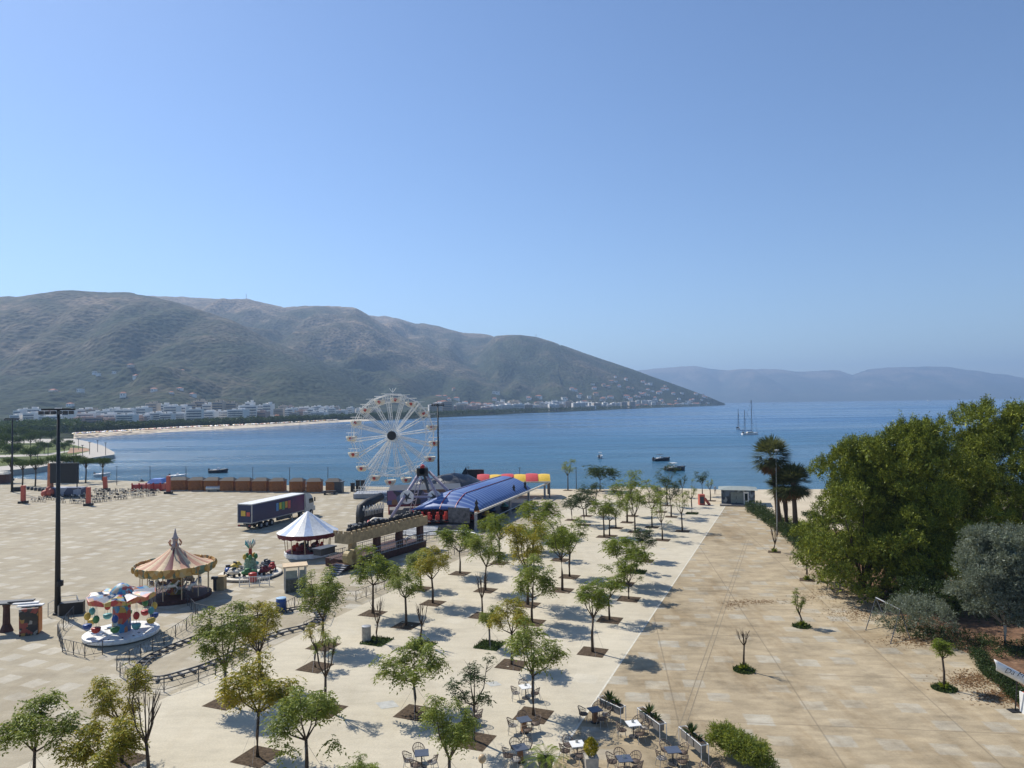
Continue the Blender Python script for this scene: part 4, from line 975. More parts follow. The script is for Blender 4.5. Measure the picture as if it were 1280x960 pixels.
for k in range(12):
    a = 2*PI*k/12; g = MB(); g.tube([(4.05*math.cos(a), 4.05*math.sin(a), .4), (4.05*math.cos(a), 4.05*math.sin(a), 3.4)], .055, 6); g.build('pole', M['cream'], ca)
g = MB(); g.lathe([(4.5, 3.15), (4.5, 3.2), (.9, 3.35)], 24); g.build('ceiling', M['gold'], ca)
def horse_mesh():
    g = MB(); g.tube([(-.5, 0, .95), (-.2, 0, 1.0), (.25, 0, 1.0), (.45, 0, 1.08)], [.16, .22, .2, .17], 8)
    g.tube([(.42, 0, 1.1), (.62, 0, 1.35), (.7, 0, 1.5)], [.15, .1, .08], 7); g.tube([(.66, 0, 1.52), (.92, 0, 1.4)], [.09, .05], 6)
    for s in (-1, 1):
        g.tube([(.38, .1*s, .95), (.6, .1*s, .72), (.5, .1*s, .5)], [.08, .05, .035], 5); g.tube([(-.45, .1*s, .92), (-.55, .1*s, .65), (-.75, .1*s, .45)], [.09, .05, .035], 5)
    g.tube([(-.62, 0, 1.0), (-.82, 0, .85), (-.85, 0, .55)], [.05, .07, .02], 5); return g
for k in range(14):
    a = 2*PI*k/14; rr = 2.9 if k % 2 else 2.1; g = horse_mesh()
    o = g.build('horse', M['white'] if k % 3 else M['grey'], ca, True); o.location = (rr*math.cos(a), rr*math.sin(a), .35+.25*(k % 3)); o.rotation_euler.z = a+PI/2
    g = MB(); g.box((-.02, 0, 1.2), (.3, .36, .12)); s_ = g.build('saddle', [M['red'], M['blue'], M['green']][k % 3], o)
    g = MB(); g.tube([(0, 0, .1), (0, 0, 3.0)], .025, 5); g.build('twisted_pole', M['gold'], o)

ca.scale = (.77, .77, .87)
# ---- balloon ride with white round deck
B = G(152, 795); br = thing('balloon_ride', 'small balloon ride with painted column over a round white deck', 'fairground ride', tuple(B))
g = MB(); g.lathe([(3.15, .12), (3.2, .2), (3.2, .42), (3.1, .45)], 36); g.build('deck', M['white'], br)
g = MB(); rn = random.Random(2)
for k in range(22): a = rn.uniform(0, 6.28); r0 = rn.uniform(1.2, 2.8); g.box((r0*math.cos(a), r0*math.sin(a), .462), (.28, .12, .02), a)
g.build('deck_fitting', M['dark'], br)
art = cellmat('painted_art', [(0.05, 0.22, 0.42), (0.45, 0.06, 0.05), (0.12, 0.3, 0.12), (0.5, 0.35, 0.08), (0.3, 0.4, 0.42), (0.08, 0.14, 0.3), (0.4, 0.18, 0.1)], 2.6)
g = MB(); g.lathe([(.82, .45), (.78, 3.5)], 8, a0=.2); g.build('column', art, br)
g = MB(); g.lathe([(.95, 3.4), (1.05, 3.7), (.8, 4.15), (.4, 4.45), (.05, 4.55)], 14); g.build('dome', cellmat('dome_art', [(0.1, 0.35, 0.45), (0.06, 0.16, 0.4), (0.5, 0.4, 0.3), (0.4, 0.5, 0.5), (0.45, 0.1, 0.08)], 3.5), br, True)
rimc = cellmat('ride_rim_art', [(0.5, 0.08, 0.05), (0.55, 0.2, 0.08), (0.5, 0.35, 0.1), (0.42, 0.05, 0.05)], 2.5)
for k in range(10):
    a = 2*PI*k/10; d = Vector((math.cos(a), math.sin(a), 0)); s_ = Vector((-d.y, d.x, 0)); hw_ = .62
    g = MB(); v0 = d*.8+Vector((0, 0, 3.75))
    g.add([v0-s_*.2, v0+s_*.2, d*2.75+s_*.8+Vector((0, 0, 3.45)), d*2.9+Vector((0, 0, 3.75)), d*2.75-s_*.8+Vector((0, 0, 3.45)), d*1.8+Vector((0, 0, 3.8))], [(0, 5, 4), (0, 1, 5), (1, 2, 5), (2, 3, 5), (3, 4, 5)])
    g.build('canopy_wing', M['grey'] if k % 2 else art, br)
    g = MB(); p_, q_ = d*2.75-s_*.85, d*2.75+s_*.85; g.add([p_+Vector((0, 0, 3.2)), q_+Vector((0, 0, 3.2)), q_+Vector((0, 0, 3.5)), d*2.85+Vector((0, 0, 3.75)), p_+Vector((0, 0, 3.5))], [(0, 1, 2, 3, 4)]); o = g.build('rim_board', rimc, br)
    o.modifiers.new('thickness', 'SOLIDIFY').thickness = .06
    bs = thing('balloon_seat', None, None); bs.parent = br; ang = .25; bs.location = d*2.75+Vector((0, 0, 0))
    mm = [M['yellow'], M['blue'], M['red'], M['green'], M['teal']][k % 5]
    g = MB(); g.lathe([(.2, 1.05), (.36, 1.2), (.4, 1.45), (.3, 1.5)], 10); g.build('basket', mm, bs, True)
    g = MB(); g.ell((0, 0, 2.15), (.28, .28, .34), 10, 6); g.build('balloon', [M['teal'], M['yellow'], M['green'], M['blue'], M['red']][k % 5], bs, True)
    g = MB(); g.tube([(0, 0, 1.4), (0, 0, 3.3)], .015, 4); g.tube([(.3, 0, 1.4), (.05, 0, 3.3)], .012, 4); g.tube([(-.3, 0, 1.4), (-.05, 0, 3.3)], .012, 4); g.build('cable', M['galv'], bs)

br.scale = (.88, .88, .95)
# ---- roundabout with white and blue tent
B = G(385, 694); rb = thing('roundabout', 'small roundabout under a conical white tent with blue stripes', 'carousel', tuple(B), .15)
g = MB(); g.lathe([(2.9, .05), (2.9, .55), (2.8, .6)], 10); g.build('base_ring', M['white'], rb)
g = MB(); g.lathe([(2.75, .6), (2.7, .66)], 10); g.build('floor', M['maroon'], rb)
NSg = 20
for k in range(NSg):
    a0, a1 = 2*PI*k/NSg, 2*PI*(k+1)/NSg; g = MB(); vs = []
    for a in (a0, a1):
        for j in range(7):
            s = j/6; vs.append(((3.75*(1-s)+.08*s)*math.cos(a), (3.75*(1-s)+.08*s)*math.sin(a), 3.0+2.5*s**1.15))
    g.add(vs, [(j, 7+j, 8+j, 1+j) for j in range(6)])
    g.build('roof_panel', mat('tent_blue', (.38, .47, .62), .7) if k % 3 == 0 else M['white'], rb, True)
g = MB(); N = 40; vs = []
for k in range(N): a = 2*PI*k/N; vs += [(3.72*math.cos(a), 3.72*math.sin(a), 3.0), (3.6*math.cos(a), 3.6*math.sin(a), 2.5-.12*abs(math.sin(a*10)))]
g.add(vs, [(2*k, 2*((k+1) % N), 2*((k+1) % N)+1, 2*k+1) for k in range(N)]); g.build('valance', M['maroon'], rb)
for k in range(10): a = 2*PI*(k+.5)/10; g = MB(); g.tube([(2.7*math.cos(a), 2.7*math.sin(a), .6), (2.9*math.cos(a), 2.9*math.sin(a), 2.9)], .05, 6); g.build('post', M['cream'], rb)
g = MB(); g.tube([(0, 0, .6), (0, 0, 5.4)], .12, 8); g.build('centre_pole', M['dark'], rb)
for k in range(6):
    a = k*PI/3; g = MB(); g.ell((1.5*math.cos(a), 1.5*math.sin(a), 1.0), (.55, .38, .4), 8, 6); g.ell((1.5*math.cos(a)+.2, 1.5*math.sin(a), 1.4), (.2, .2, .25), 7, 5); g.build('ride_car', [M['red'], M['maroon'], M['dark']][k % 3], rb, True)

# ---- kids' vehicle ride with flower-like tower
B = G(313, 719); kr = thing('vehicle_ride', "children's ride of small vehicles circling a green and cream tower", 'fairground ride', tuple(B), 0)
g = MB(); g.lathe([(3.35, .05), (3.35, .28), (3.25, .32)], 28); g.build('platform', M['offw'], kr)
g = MB(); g.lathe([(3.4, .0), (3.42, .12), (3.35, .14)], 28); g.build('platform_rim', M['dark'], kr)
g = MB(); g.lathe([(.75, .3), (.6, 1.5), (.62, 1.9)], 12); g.build('drum', mat('drum_green', (.2, .3, .2), .6, 0, .6, 5), kr)
g = MB(); g.lathe([(.22, 1.9), (.18, 3.0), (.1, 3.4)], 8); g.build('mast', M['red'], kr, True)
for k in range(5):
    a = 2*PI*k/5; g = MB(); g.ell((.62*math.cos(a), .62*math.sin(a), 2.1), (.22, .22, .32), 7, 5); g.build('tower_leaf', [M['green'], M['yellow']][k % 2], kr, True)
    g = MB(); g.tube([(.1*math.cos(a), .1*math.sin(a), 3.0), (.45*math.cos(a), .45*math.sin(a), 3.5), (.5*math.cos(a), .5*math.sin(a), 3.9)], [.1, .16, .04], 6); g.build('tower_plume', M['teal'] if k % 2 else M['offw'], kr, True)
cols_ = ['red', 'dark', 'teal', 'yellow', 'blue', 'offw', 'green', 'maroon']
for k in range(8):
    a = 2*PI*k/8+.3; vv = thing('small_vehicle', None, None); vv.parent = kr; vv.location = (2.3*math.cos(a), 2.3*math.sin(a), .32); vv.rotation_euler = (0, 0, a+PI/2)
    g = MB(); g.ell((0, 0, .5), (.85, .38, .32), 10, 6); g.box((-.2, 0, .8), (.6, .5, .25), 0, 0, None, .7); g.build('body', M[cols_[k]], vv, True)
    g = MB(); g.box((.1, 0, .86), (.08, .5, .3)); g.build('windscreen', M['glass'], vv)
    g = MB()
    for (x, y) in ((.5, .35), (.5, -.35), (-.5, .35), (-.5, -.35)): g.tube([(x, y-.06, .2), (x, y+.06, .2)], .18, 10)
    g.build('wheels', M['tyre'], vv)
    g = MB(); g.tube([(0, 0, .5), (0, 1.7, .6)], .05, 5); g.build('drive_arm', M['galv'], vv)
g = MB(); g.box((.2, 0, 0), (1.6, .5, .06)); 
o = thing('ride_fence', "white picket barrier in front of the children's vehicle ride", 'fence', tuple(G(318, 733)), .12)
g = MB()
for z in (.25, 1.0): g.tube([(-1.5, 0, z), (1.5, 0, z)], .04, 5)
for k in range(19): g.tube([(-1.5+k*3/18, 0, .0 if k % 6 == 0 else .25), (-1.5+k*3/18, 0, 1.05)], .02 if k % 6 else .05, 4)
g.build('fence_panel', M['white'], o)
B = G(316, 727); g = MB(); g.lathe([(.38, 0), (.45, .1), (.42, .75), (.46, .85), (.3, .95), (.1, 1.0)], 12); o = g.build('red_bin', M['red'], None, True); o.location = B; tag(o, 'red round bin in front of the white picket barrier', 'bin')
B = G(277, 737); g = MB(); g.box((0, 0, .65), (.75, .75, 1.3)); g.box((0, 0, 1.35), (.85, .85, .12)); o = g.build('ticket_machine', M['castle']); o.location = B; tag(o, 'brown box-shaped machine beside the carousel', 'machine')
B = G(269, 738); g = MB(); g.box((0, 0, .6), (.35, .2, 1.2)); g.box((0, -.1, 1.3), (.6, .4, .25)); o = g.build('control_panel', M['dark']); o.location = B; tag(o, 'thin dark control stand at the right side of the carousel', 'control stand')
# ---- ticket booth, barrel
B = G(369, 738); tb = thing('ticket_booth', 'small glazed ticket booth with a flat cream roof', 'booth', tuple(B), .35)
g = MB(); g.box((0, 0, .65), (2.0, 1.5, 1.3)); g.build('counter_wall', mat('booth_panel', (.08, .085, .07), .6, 0, .6, 4), tb)
for (x, y) in ((-1, -.75), (1, -.75), (-1, .75), (1, .75), (.3, -.75)): g = MB(); g.box((x, y, 1.25), (.12, .12, 2.5)); g.build('post', M['galv'], tb)
g = MB(); g.box((0, 0, 2.56), (2.4, 1.9, .14)); g.build('roof', M['cream'], tb)
for (c, d) in (((-.38, -.76, 1.8), (1.1, .04, .75)), ((.66, -.76, 1.8), (.55, .04, .75)), ((-1.01, 0, 1.8), (.04, 1.2, .75)), ((1.01, 0, 1.8), (.04, 1.2, .75))): g = MB(); g.box(c, d); g.build('window', mat('booth_glass', (.22, .26, .24), .15), tb)
B = G(351.5, 764); bl = thing('barrel', 'blue plastic barrel with a pale lid beside the toy train track', 'barrel', tuple(B))
g = MB(); g.lathe([(.42, 0), (.46, .1), (.45, .35), (.48, .4), (.45, .75), (.48, .8), (.43, 1.15)], 16); g.build('body', M['blue'], bl, True)
g = MB(); g.lathe([(.45, 1.15), (.46, 1.22), (.3, 1.26)], 16); g.build('lid', mat('lid_blue', (.3, .45, .6), .5), bl)
B = G(343, 777); g = MB(); g.ell((0, 0, .45), (.35, .3, .45), 10, 6); g.box((0, 0, .05), (.9, .6, .1)); 

# ---- toy train track
def track(name, label, px):
    P = [G(*q) for q in px]; n = len(P); S = []
    for i in range(n):   # closed Catmull-Rom
        a, b_, c, d = P[i-1], P[i], P[(i+1) % n], P[(i+2) % n]
        for k in range(10):
            t_ = k/10; S.append(0.5*((2*b_)+(-a+c)*t_+(2*a-5*b_+4*c-d)*t_*t_+(-a+3*b_-3*c+d)*t_**3))
    o0 = sum(S, Vector())/len(S); th_ = thing(name, label, 'track', tuple(o0)); m_ = len(S)
    T_ = [(S[(i+1) % m_]-S[i-1]).normalized() for i in range(m_)]; Nn = [Vector((t_.y, -t_.x, 0)) for t_ in T_]
    for s in (-1, 1):
        g = MB(); g.tube([S[i]-o0+Nn[i]*.32*s+Vector((0, 0, .2)) for i in range(m_)], .055, 5, closed=True); g.build('rail', M['dark'], th_)
    acc = 0; sl0 = None
    for i in range(m_):
        acc += (S[i]-S[i-1]).length
        if acc > .72:
            acc = 0
            if sl0 is None: g = MB(); g.box((0, 0, 0), (.95, .14, .12)); c = sl0 = g.build('sleeper', M['dark'], th_)
            else: c = sl0.copy(); col.objects.link(c)
            c.location = S[i]-o0+Vector((0, 0, .12)); c.rotation_euler.z = math.atan2(Nn[i].y, Nn[i].x)
    return th_
track('train_track', 'dark toy train track looping across the paving beside the young trees', [(172, 843), (182, 828), (210, 813), (243, 800), (280, 786), (315, 775), (348, 767), (378, 762), (398, 766), (399, 776), (382, 785), (350, 793), (318, 806), (290, 820), (262, 833), (232, 843), (205, 850), (182, 851)])
# ---- barrier runs with zigzag infill
def barrier(label, px, h=1.0, step=1.7, mm='dark', zig=True, rl=(.12,), name='metal_barrier'):
    P = [G(*q) for q in px]; o = thing(name, label, 'fence', tuple(P[0])); g = MB(); gp = MB(); gp.tube([(0, 0, 0), (0, 0, h)], .035, 5); post = gp.build('post', M[mm], o); first = True
    for a, b_ in zip(P, P[1:]):
        n = max(1, round((b_-a).length/step))
        for k in range(n):
            p_, q_ = a.lerp(b_, k/n)-P[0], a.lerp(b_, (k+1)/n)-P[0]; up = Vector((0, 0, h))
            pc = post if first else post.copy(); first = False
            if pc is not post: col.objects.link(pc)
            pc.location = p_; g.tube([p_+up, q_+up], .022, 4); g.tube([p_+up*.15, q_+up*.15], .02, 4)
            if zig:
                for j in range(2): g.tube([p_.lerp(q_, j/2)+up*.15, p_.lerp(q_, j/2+.25)+up, p_.lerp(q_, j/2+.5)+up*.15], .014, 3)
            else:
                for j in range(1, 4): g.tube([p_+up*(.15+.2*j), q_+up*(.15+.2*j)], .015, 3)
    pc = post.copy(); col.objects.link(pc); pc.location = P[-1]-P[0]; g.build('infill', M[mm], o); return o
G0 = 'low metal barriers around the small rides'
for lab, px in (('zigzag metal barrier curving round the left of the balloon ride', [(92, 772), (72, 795), (78, 815), (106, 822), (128, 818)]),
                ('zigzag metal barrier between the balloon ride and the toy track', [(146, 838), (176, 822), (205, 806), (233, 788), (247, 775)]),
                ('zigzag metal barrier along the near side of the toy track', [(150, 846), (170, 862), (205, 865), (248, 852), (290, 836), (335, 808)]),
                ('zigzag metal barrier behind the barrel at the far bend of the track', [(358, 766), (378, 755), (400, 757), (412, 764), (405, 780), (380, 793)]),
                ('zigzag metal barrier from the carousel to the toy track', [(230, 752), (244, 768), (262, 772), (300, 768)]),
                ('metal barrier curving below the castle ride', [(412, 740), (420, 752), (445, 752), (470, 742), (500, 728)]),
                ('long metal barrier from the castle ride towards the blue pavilion', [(510, 722), (545, 706), (575, 690), (603, 676)])):
    o = barrier(lab, px); o['group'] = G0
o = barrier('pale rail barrier behind the floodlight mast base', [(60, 771), (76, 762), (96, 760), (98, 766)], 1.2, 1.0, 'galv', False); o['group'] = G0

# ---- floodlight masts
def mast(label, bp, ty, arm, ballast=False):
    B = G(*bp); H = AT(bp[0], ty, B.y).z; t = thing('floodlight_mast', label, 'light mast', tuple(B), .05, 'tall floodlight masts')
    g = MB(); g.tube([(0, 0, 0), (0, 0, H*.4), (0, 0, H)], [.26, .2, .12], 10); g.lathe([(.4, 0), (.4, .12), (.28, .2)], 10); g.build('pole', M['black'], t, True)
    g = MB(); g.box((0, 0, H), (arm, .25, .14)); g.box((0, -.4, H+.05), (arm*.9, .1, .1)); g.build('crossbar', M['black'], t)
    for k in range(6):
        x = (k/5-.5)*arm*.92
        if abs(x) < .2: continue
        g = MB(); g.box((x, -.35, H-.28), (.36, .3, .32), .2); g.build('floodlight', M['dark'], t)
    if arm > 2.5: g = MB(); g.tube([(.28, -.2, 2.6+H*.0), (.28, -.2, 3.0)], .25, 8); g.box((.28, -.1, 2.85), (.4, .35, .5)); g.build('switch_box', M['black'], t)
    return t
mast('tallest black floodlight mast, nearest, beside the balloon ride', (72, 768), 512, 2.9)
mast('distant black floodlight mast at the far left edge', (15, 615), 523, 3.2)
mast('black floodlight mast right behind the ferris wheel', (548.5, 622), 505, 2.4)
B = G(92, 767); mb = thing('ballast_block', 'black concrete ballast block at the foot of the nearest mast', 'ballast block', tuple(B), .35)
g = MB(); g.box((-.1, 0, .55), (1.9, .9, 1.1)); g.build('block', M['black'], mb); g = MB(); g.box((-1.12, 0, .45), (.12, .8, .9)); g.build('end_face', M['conc'], mb)

# ---- painted booths, left edge
for (bp, rz_, lab) in (((38, 792), .35, 'painted game booth with raised white flaps at the left edge'),):
    B = G(*bp); t = thing('game_booth', lab, 'booth', tuple(B), rz_)
    ga = cellmat('graffiti', [(0.02, 0.02, 0.025), (0.03, 0.025, 0.02), (0.35, 0.2, 0.05), (0.02, 0.02, 0.02), (0.25, 0.05, 0.04), (0.05, 0.04, 0.04), (0.3, 0.28, 0.25)], 3.5)
    g = MB(); g.box((0, 0, 1.1), (1.3, 1.2, 2.2), 0, 0, None, 1.04); g.build('cabinet', ga, t)
    g = MB(); g.box((0.70, 0, 1.1), (.06, 1.0, 2.0)); g.build('side_panel', M['orange'], t)
    for k in range(3): g = MB(); g.box((-.45*k, .45*k+.1, 2.32+.12*k), (1.9, .5, .1), -.1); g.build('lid_flap', M['white'] if k < 2 else M['dark'], t)
B = G(8, 789); t = thing('stall_post', 'dark flared pedestal stand with a flat top at the left edge', 'stand', tuple(B), .2)
g = MB(); g.lathe([(.55, 0), (.3, .6), (.26, 2.0), (.35, 2.3)], 8); g.build('pedestal', M['plank'], t); g = MB(); g.box((-.2, 0, 2.4), (2.2, 1.2, .12)); g.build('table_top', M['dark'], t)

# ================================================================== LEFT PLAZA
# ---- big screen
B = G(80, 620.5); sc_ = thing('video_screen', 'big black outdoor screen on an orange and black stage base', 'screen', tuple(B), -.12)
kk = B.y/FPX
g = MB(); g.box((.6, 0, 1.35+2.9), (19.5*kk*2, .5, 25*kk)); 
g = MB(); g.box((.5*kk, 0, 29*kk), (37*kk, .5, 25*kk)); g.build('screen_panel', M['screen'], sc_)
g = MB(); g.box((-20*kk, .3, 23*kk), (4.5*kk, 1.0, 36*kk), 0, 0, None, .85); g.build('side_banner', mat('banner_orange', (.5, .2, .1), .7, 0, .5, .8), sc_)
g = MB(); g.box((2*kk, .5, 6*kk), (42*kk, 3, 10*kk)); g.build('stage_base', cellmat('stage_art', [(.04, .05, .1), (.3, .32, .38), (.06, .07, .14), (.08, .08, .1)], .7), sc_)
g = MB(); g.ell((-19*kk, -1.3, 4.5*kk), (4.5*kk, 1, 4.5*kk)); g.ell((-12*kk, -1.2, 6*kk), (4*kk, 1, 5*kk)); g.ell((-15*kk, -1.2, 10*kk), (2.5*kk, .8, 3*kk)); g.build('inflated_figure', M['faded'], sc_, True)
for x in (-14, 14): g = MB(); g.tube([(x*kk, .8, 0), (x*kk, .8, 40*kk)], .12, 6); g.build('support_post', M['dark'], sc_)
# ---- red pillars
PIL = [((29, 629), 607, 'red square pillar at the left front corner of the chair rows'), ((110.5, 632), 609, 'red square pillar at the right front corner, near the black mast'),
       ((132, 613), 596, 'tilted red pillar at the back of the chair rows by the small tree'), ((210.5, 617), 595, 'red pillar beside the red and blue stall')]
for i, (bp, ty, lab) in enumerate(PIL):
    B = G(*bp); H = AT(bp[0], ty, B.y).z; t = thing('red_pillar', lab, 'pillar', tuple(B), .1, 'red pillars around the chair rows')
    g = MB(); g.box((0, 0, H/2+.2), (4.2*B.y/FPX, .7, H-.4), 0, 0, None, .95); g.build('shaft', M['faded'], t)
    g = MB(); g.box((0, 0, .22), (8.5*B.y/FPX, 1.4, .44)); g.build('base_block', M['black'], t)
    if i == 2: t.rotation_euler.y = -.06
# ---- rows of chairs in front of the screen
def chair_simple():
    g = MB(); g.box((0, 0, .46), (.5, .5, .07), 0, 0); g.box((0, .24, .66), (.5, .06, .3), 0, 0)
    for x in (-.22, .22):
        for y in (-.22, .22): g.tube([(x, y, 0), (x, y, .45)], .03, 4, 1)
    g.tube([(-.25, -.2, .65), (-.25, .25, .65)], .03, 4, 1); g.tube([(.25, -.2, .65), (.25, .25, .65)], .03, 4, 1); return g
ch0 = chair_simple().build('outdoor_chair', [M['offw'], M['black']]); ch1 = chair_simple().build('outdoor_chair', [M['black'], M['dark']])
c00, c10, c11, c01 = G(38, 627), G(107, 630), G(200, 617), G(125, 610)
k = 0
front = [(c00, c10, 22), (G(47, 624), G(124, 627.5), 22), (G(60, 621.5), G(140, 624), 22), (G(76, 619.5), G(155, 621.5), 22), (G(96, 617.5), G(170, 619), 20), (G(112, 616), G(186, 617.2), 20), (G(120, 614), G(200, 615.5), 20), (G(112, 629), G(198, 618.5), 34)]
for ri, (a, b_, n) in enumerate(front):
    for j in range(n):
        if random.random() < .3: continue
        src = (ch0, ch1)[random.random() < .42]; o = src if (k == 0 and src is ch0) or (src is ch1 and not ch1.get('label')) else src.copy()
        if o is not src: col.objects.link(o)
        q = a.lerp(b_, (j+.5)/n); o.location = (q.x+random.uniform(-.2, .2), q.y+random.uniform(-.3, .3), 0); o.rotation_euler.z = random.uniform(-.4, .4)+2.6
        tag(o, ('pale' if src is ch0 else 'dark')+' chair in the loose rows between the red pillars, facing the screen', 'chair', 'loose rows of chairs by the outdoor screen: '+('pale' if src is ch0 else 'dark')); k += 1
B = G(22, 614); g = MB(); g.box((0, 0, .5), (1.5, 1.2, 1.0)); g.box((0, -.62, .5), (1.2, .06, .8)); o = g.build('speaker_box', M['black']); o.location = B; tag(o, 'black box left of the front left red pillar', 'box')
rn = random.Random(5)
for i in range(5):
    B = G(35+i*4.6+rn.uniform(-.5, .5), 612+i*.6); g = MB(); g.lathe([(.32, 0), (.36, .5), (.1, .8)], 8); o = g.build('bollard', M['dark'], None, True); o.location = B; tag(o, '%s of five little dark bollards leading towards the screen' % ['first from the left', 'second', 'third', 'fourth', 'last and rightmost'][i], 'bollard', 'little bollards left of the screen')
# ---- long low vehicle/stall at far left edge
B = G(3, 604); t = thing('food_stall', 'dark market stall with a pale roof at the far left edge', 'stall', tuple(B), .05)
g = MB(); g.box((0, 0, 1.1), (3.6, 2.5, 2.2)); g.build('stall_body', mat('stall_dark', (.08, .03, .03), .6), t); g = MB(); g.box((-.4, -.6, 2.7), (5.2, 3.6, .5), 0, 0, None, .7); g.build('stall_roof', M['offw'], t)
# ---- red and blue stall
B = G(185, 613); t = thing('red_stall', 'red framed beach stall with a blue patched roof and parasols', 'stall', tuple(B), .05); kk = B.y/FPX
g = MB(); g.box((2*kk, 0, 4.5*kk), (38*kk, 2.5, 7*kk)); g.build('counter', cellmat('red_art', [(.4, .05, .05), (.5, .12, .1), (.06, .03, .03), (.35, .25, .22), (.3, .04, .04)], .6), t)
g = MB(); g.box((10*kk, 1, 11.5*kk), (20*kk, 4, 5*kk), 0, 0, None, .6); g.build('blue_roof', M['bluetarp'], t)
for k in range(5): g = MB(); g.box(((-16+k*8.5)*kk, -1.3, 5*kk), (1.2*kk, .3, 10*kk)); g.build('post', M['red'], t)
g = MB(); g.lathe([(4*kk, 11*kk), (.1, 14*kk)], 8, 0, (-8*kk, 0, 0)); g.build('parasol_top', M['black'], t)
B = G(222, 598, SEA); 
# ---- wooden huts along the shore
HX = [(238, 216, 237), (247, 237.5, 257), (266, 257, 275.5), (286, 276.5, 294.5), (305, 296, 315), (326, 317.5, 336), (347, 338.5, 357), (371.5, 362.5, 381), (393, 384, 403), (417, 408, 425)]
HX = [(x0, x1) for x0, x1 in [(213, 236), (237.5, 256.5), (257, 276), (277, 295), (296.5, 315.5), (317.5, 336.5), (338.5, 357), (363, 381), (384, 403), (408, 426)]]
ordh = ['first', 'second', 'third', 'fourth', 'fifth', 'sixth', 'seventh', 'eighth', 'ninth', 'tenth']
hut0 = None
for i, (x0, x1) in enumerate(HX):
    xm = (x0+x1)/2; B = G(xm, 612.5+(xm-213)*.014); wv = (x1-x0)*B.y/FPX
    if hut0 is None:
        hut0 = t = thing('wooden_hut', '', 'hut', tuple(B), 0, 'brown wooden market huts by the water')
        g = MB(); g.box((0, 0, 1.25), (2.9, 2.6, 2.4))
        for k in range(9): g.box((0, -1.31, .2+k*.26), (2.92, .03, .03))
        g.build('wall', M['wood'], t)
        g = MB(); g.add([(-1.65, -1.6, 2.4), (1.65, -1.6, 2.4), (1.65, 1.6, 2.4), (-1.65, 1.6, 2.4), (-1.0, 0, 3.05), (1.0, 0, 3.05)], [(0, 1, 5, 4), (1, 2, 5), (2, 3, 4, 5), (3, 0, 4), (3, 2, 1, 0)]); g.build('roof', M['woodroof'], t)
        g = MB(); g.box((0, -1.33, 1.45), (2.0, .05, 1.0)); g.build('shutter', mat('shutter_wood', (.22, .09, .035), .7, 0, .3, 3), t)
        g = MB(); g.box((0, 0, .06), (3.1, 2.8, .12)); g.build('plinth', M['conc'], t)
    else: t = copy_tree(hut0)
    t.location = B; t.rotation_euler.z = [0, .03, -.02, .02, 0, -.03, .02, 0, .05, .04][i]; t.scale = (wv/3.2, 1, 1.0)
    t['label'] = 'brown wooden hut, %s from the left in the shoreline row' % ordh[i]
B = G(267.5, 614); t = thing('water_tank', 'silver horizontal tank lying in front of the wooden huts', 'tank', tuple(B), 0)
g = MB(); g.tube([(-1.8, 0, .65), (-1.6, 0, .65), (1.6, 0, .65), (1.8, 0, .65)], [.3, .55, .55, .3], 12); g.build('cylinder', M['silver'], t, True); g = MB(); g.box((-1, 0, .12), (.2, .9, .25)); g.box((1, 0, .12), (.2, .9, .25)); g.build('cradle', M['dark'], t)
for (x0, lab) in ((441, 'tall narrow black cabinet left of the ferris wheel'), (447.5, 'tallest black cabinet left of the ferris wheel'), (453.5, 'rightmost black cabinet beside the wheel platform')):
    B = G(x0, 614.5); g = MB(); hh = 1.5+.5*(x0 > 444); g.box((0, 0, hh*.6), (.8, .8, hh*1.2)); g.box((0, 0, hh*1.2+.05), (.9, .9, .1)); g.box((0, -.42, hh*.6), (.6, .05, hh*.9)); o = g.build('black_cabinet', M['black']); o.location = B; tag(o, lab, 'cabinet', 'black cabinets by the ferris wheel')
# cabin right of the huts
B = G(424, 615.5); g = MB(); g.box((0, 0, 1.1), (1.6, 2, 2.2)); g.box((0, 0, 2.3), (1.9, 2.3, .2)); g.box((0, -1.02, 1.1), (.7, .05, 1.7)); o = g.build('small_cabin', M['dark']); o.location = B; tag(o, 'small dark cabin at the right end of the hut row', 'cabin')
B = G(412, 618); bn_ = thing('picnic_bench', 'dark picnic bench in front of the last wooden hut', 'bench', tuple(B), 0)
g = MB(); g.box((0, 0, .75), (2.6, .8, .08)); g.build('bench_top', M['dark'], bn_)
for y in (-.8, .8): g = MB(); g.box((0, y, .42), (2.6, .3, .06)); g.build('seat', M['dark'], bn_)
for x in (-1, 1): g = MB(); g.box((x, 0, .37), (.1, 1.5, .74), 0); g.build('leg', M['dark'], bn_)

# ---- shore lamps (thin poles along the waterfront)
for i, (x, ty) in enumerate([(146, 583), (187.5, 583.5), (232.5, 583.5), (316, 585), (362, 585), (410, 585), (585.5, 584), (650, 585), (720.5, 585)]):
    B = G(x, 606.5 if x < 560 else 612); H = AT(x, ty, B.y).z; t = thing('shore_lamp', 'thin grey lamp pole on the waterfront, %s counted from the left' % ordh[i], 'lamp post', tuple(B), 0, 'thin lamp poles along the waterfront')
    g = MB(); g.tube([(0, 0, 0), (0, 0, H)], [.09, .06], 6); g.build('pole', M['dark'], t); g = MB(); g.box((0, 0, H+.05), (.5, .2, .1)); g.build('lamp_head', M['dark'], t)

